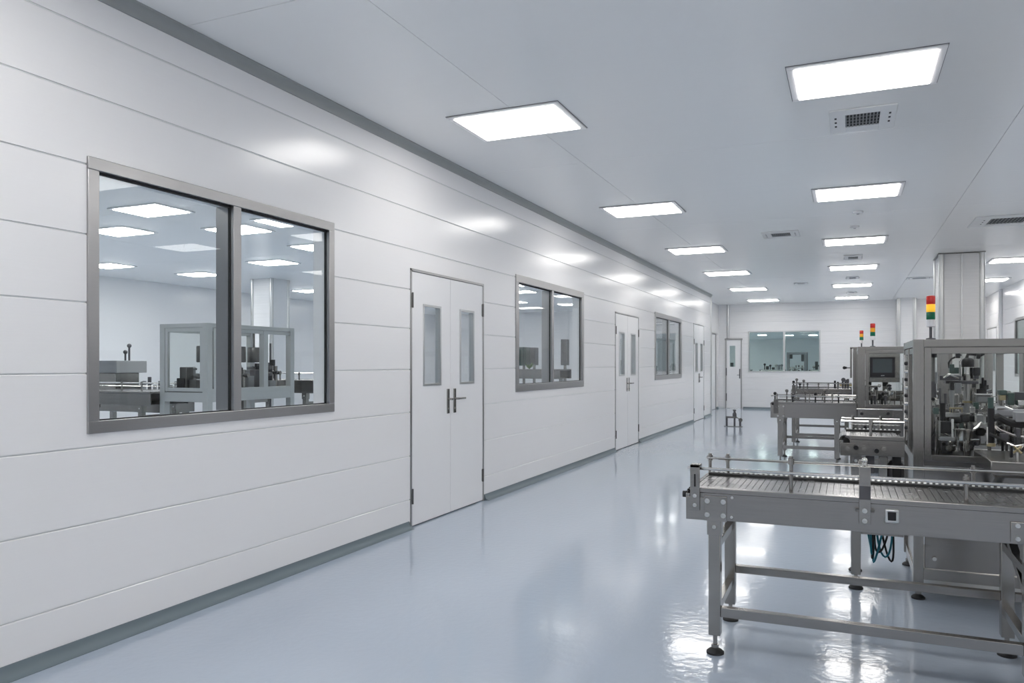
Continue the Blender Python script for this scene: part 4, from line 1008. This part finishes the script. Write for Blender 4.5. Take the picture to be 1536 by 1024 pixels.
# behind the second window: control cabinets and a bench line
def cabinet(x, y, w_, d, z0, z1, label, mat):
    r = thing('control_cabinet', (x, y, 0), label, 'cabinet', 'cabinets of the neighbouring room')
    b = MB(); b.box(x-w_/2, x+w_/2, y-d/2, y+d/2, z0, z1); bd = b.build('body', mat, r, .006)
    b = MB(); b.box(x-w_/2+.02, x+w_/2-.02, y-d/2-.008, y-d/2, z0+.03, z1-.03); b.build('door', mat, r, .003)
    b = MB(); b.cyl((x, y, .02), (x, y, z0), .03); b.lathe((x, y, .001), [(.05, 0), (.05, .015), (.03, .03)], 18); b.build('stand', 'steel', r)
    b = MB(); b.cyl((x+w_/2-.05, y-d/2-.008, (z0+z1)/2), (x+w_/2-.05, y-d/2-.03, (z0+z1)/2), .015); b.build('knob', 'black_plastic', r)
cabinet(-6.13, 14.6, .19, .25, 1.37, 1.75, 'wide dark green cabinet left in the second left window', 'green_dark')
cabinet(-5.90, 14.6, .11, .2, 1.38, 1.74, 'narrow dark cabinet right of the wide green one in the second left window', 'dark_grey')
cabinet(-5.23, 14.6, .11, .2, 1.38, 1.90, 'dark upright cabinet in the right pane of the second left window', 'dark_grey')
conveyor('conveyor bench under the cabinets in the second left window', 'conveyor', 'conveyors of the neighbouring room', -6.6, -5.0, 13.7, 14.3, 1.30, 1.12, [-6.4, -5.2], rails=0, posts=[(-6.3, 13.71, 1.3, 1.38, 0), (-5.9, 13.71, 1.3, 1.38, 0), (-5.6, 13.71, 1.3, 1.38, 0), (-5.2, 13.71, 1.3, 1.38, 0)], beads=False, plates=False)
p = thing('plant', (-5.68, 13.8, 1.30), 'small green leafy sprig on the conveyor in the second left window', 'plant')
for k in range(9):
    rg = random.Random(k); t = 2*PI*k/9; d = Vector((math.cos(t), math.sin(t), .8+.5*rg.random())).normalized()
    s = d.cross(Vector((0,0,1))).normalized(); c_ = Vector((-5.68, 13.8, 1.303)); l_ = .12+.05*rg.random()
    b = MB(); b._add([c_, c_+d*l_*.5+s*.03, c_+d*l_, c_+d*l_*.5-s*.03, c_+d*l_*.5+Vector((0,0,.006))], [(0,1,4),(1,2,4),(2,3,4),(3,0,4),(0,3,2,1)])
    b.build('leaf', 'green_leaf', p)
n3 = machine('glazed machine seen through the third left window', -6.1, -4.6, 20.6, 22.4, 2.10, 1.10, .08, seed=53, nst=10, hmax=.6, prof='profile_grey', cab='profile_grey', group='machines of the neighbouring room')
# behind the far window
n4 = machine('dark machine frame behind the right pane of the far window', -2.04, -1.36, 29.5, 30.4, 1.83, 1.12, .05, seed=59, nst=8, hmax=.3, prof='dark_grey', cab='dark_grey', group='machines behind the far window', glassy=False)
for x, z in ((-1.90, 1.60), (-1.50, 1.50)):
    b = MB(); b.box(x-.05, x+.05, 29.6, 29.7, z, 1.78); b.build('motor', 'black_plastic', n4, .01)
for lb, x0, x1, sd in (('bench of dark fittings left of the dark machine in the far window', -3.0, -2.1, 61), ('bench of dark fittings right of the dark machine in the far window', -1.3, -.45, 67), ('low bench behind the left pane of the far window', -4.3, -3.3, 71)):
    q = conveyor(lb, 'conveyor', 'benches behind the far window', x0, x1, 29.6, 30.1, 1.20, 1.04, [x0+.15, x1-.12], rails=0, beads=False, plates=False)
    rg = random.Random(sd)
    for k in range(7 if sd < 70 else 2):
        x = x0 + .12 + (x1-x0-.2)*(k+.5)/7; h_ = rg.uniform(.08, .30)
        if k % 2:
            b = MB(); b.box(x-.05, x+.05, 29.75, 29.9, 1.20, 1.20+h_); b.build('drive_box', rg.choice(['dark_grey', 'black_plastic', 'green_dark']), q, .006)
        else:
            b = MB(); b.cyl((x, 29.8, 1.20), (x, 29.8, 1.2+h_), .02, 10); b.ball((x, 29.8, 1.2+h_), .045); b.build('hand_lever', rg.choice(['dark_grey', 'steel', 'black_plastic']), q)

# ------------------------------------------------------------------ camera, world, view
cam = bpy.data.cameras.new('camera'); co = bpy.data.objects.new('camera', cam); COL.objects.link(co)
co.location = (0, 0, EYE); co.rotation_euler = (PI/2, 0, YAW)
cam.sensor_width = 36; cam.lens = F_PX/1536*36; cam.shift_y = (HY-512)/1536
cam.clip_start = .05; cam.clip_end = 200
S.camera = co
w = bpy.data.worlds.new('world'); S.world = w; w.use_nodes = True
w.node_tree.nodes['Background'].inputs[0].default_value = (0.8, 0.85, 0.9, 1)
w.node_tree.nodes['Background'].inputs[1].default_value = 0.2
vs = S.view_settings
S.display_settings.display_device = 'sRGB'
vs.view_transform = 'Standard'; vs.look = 'None'; vs.exposure = 0.07; vs.gamma = 1.0; vs.use_curve_mapping = False
S.cycles.use_denoising = True
S.cycles.max_bounces = 10; S.cycles.transparent_max_bounces = 16; S.cycles.diffuse_bounces = 8; S.cycles.glossy_bounces = 5
S.cycles.sample_clamp_indirect = 6
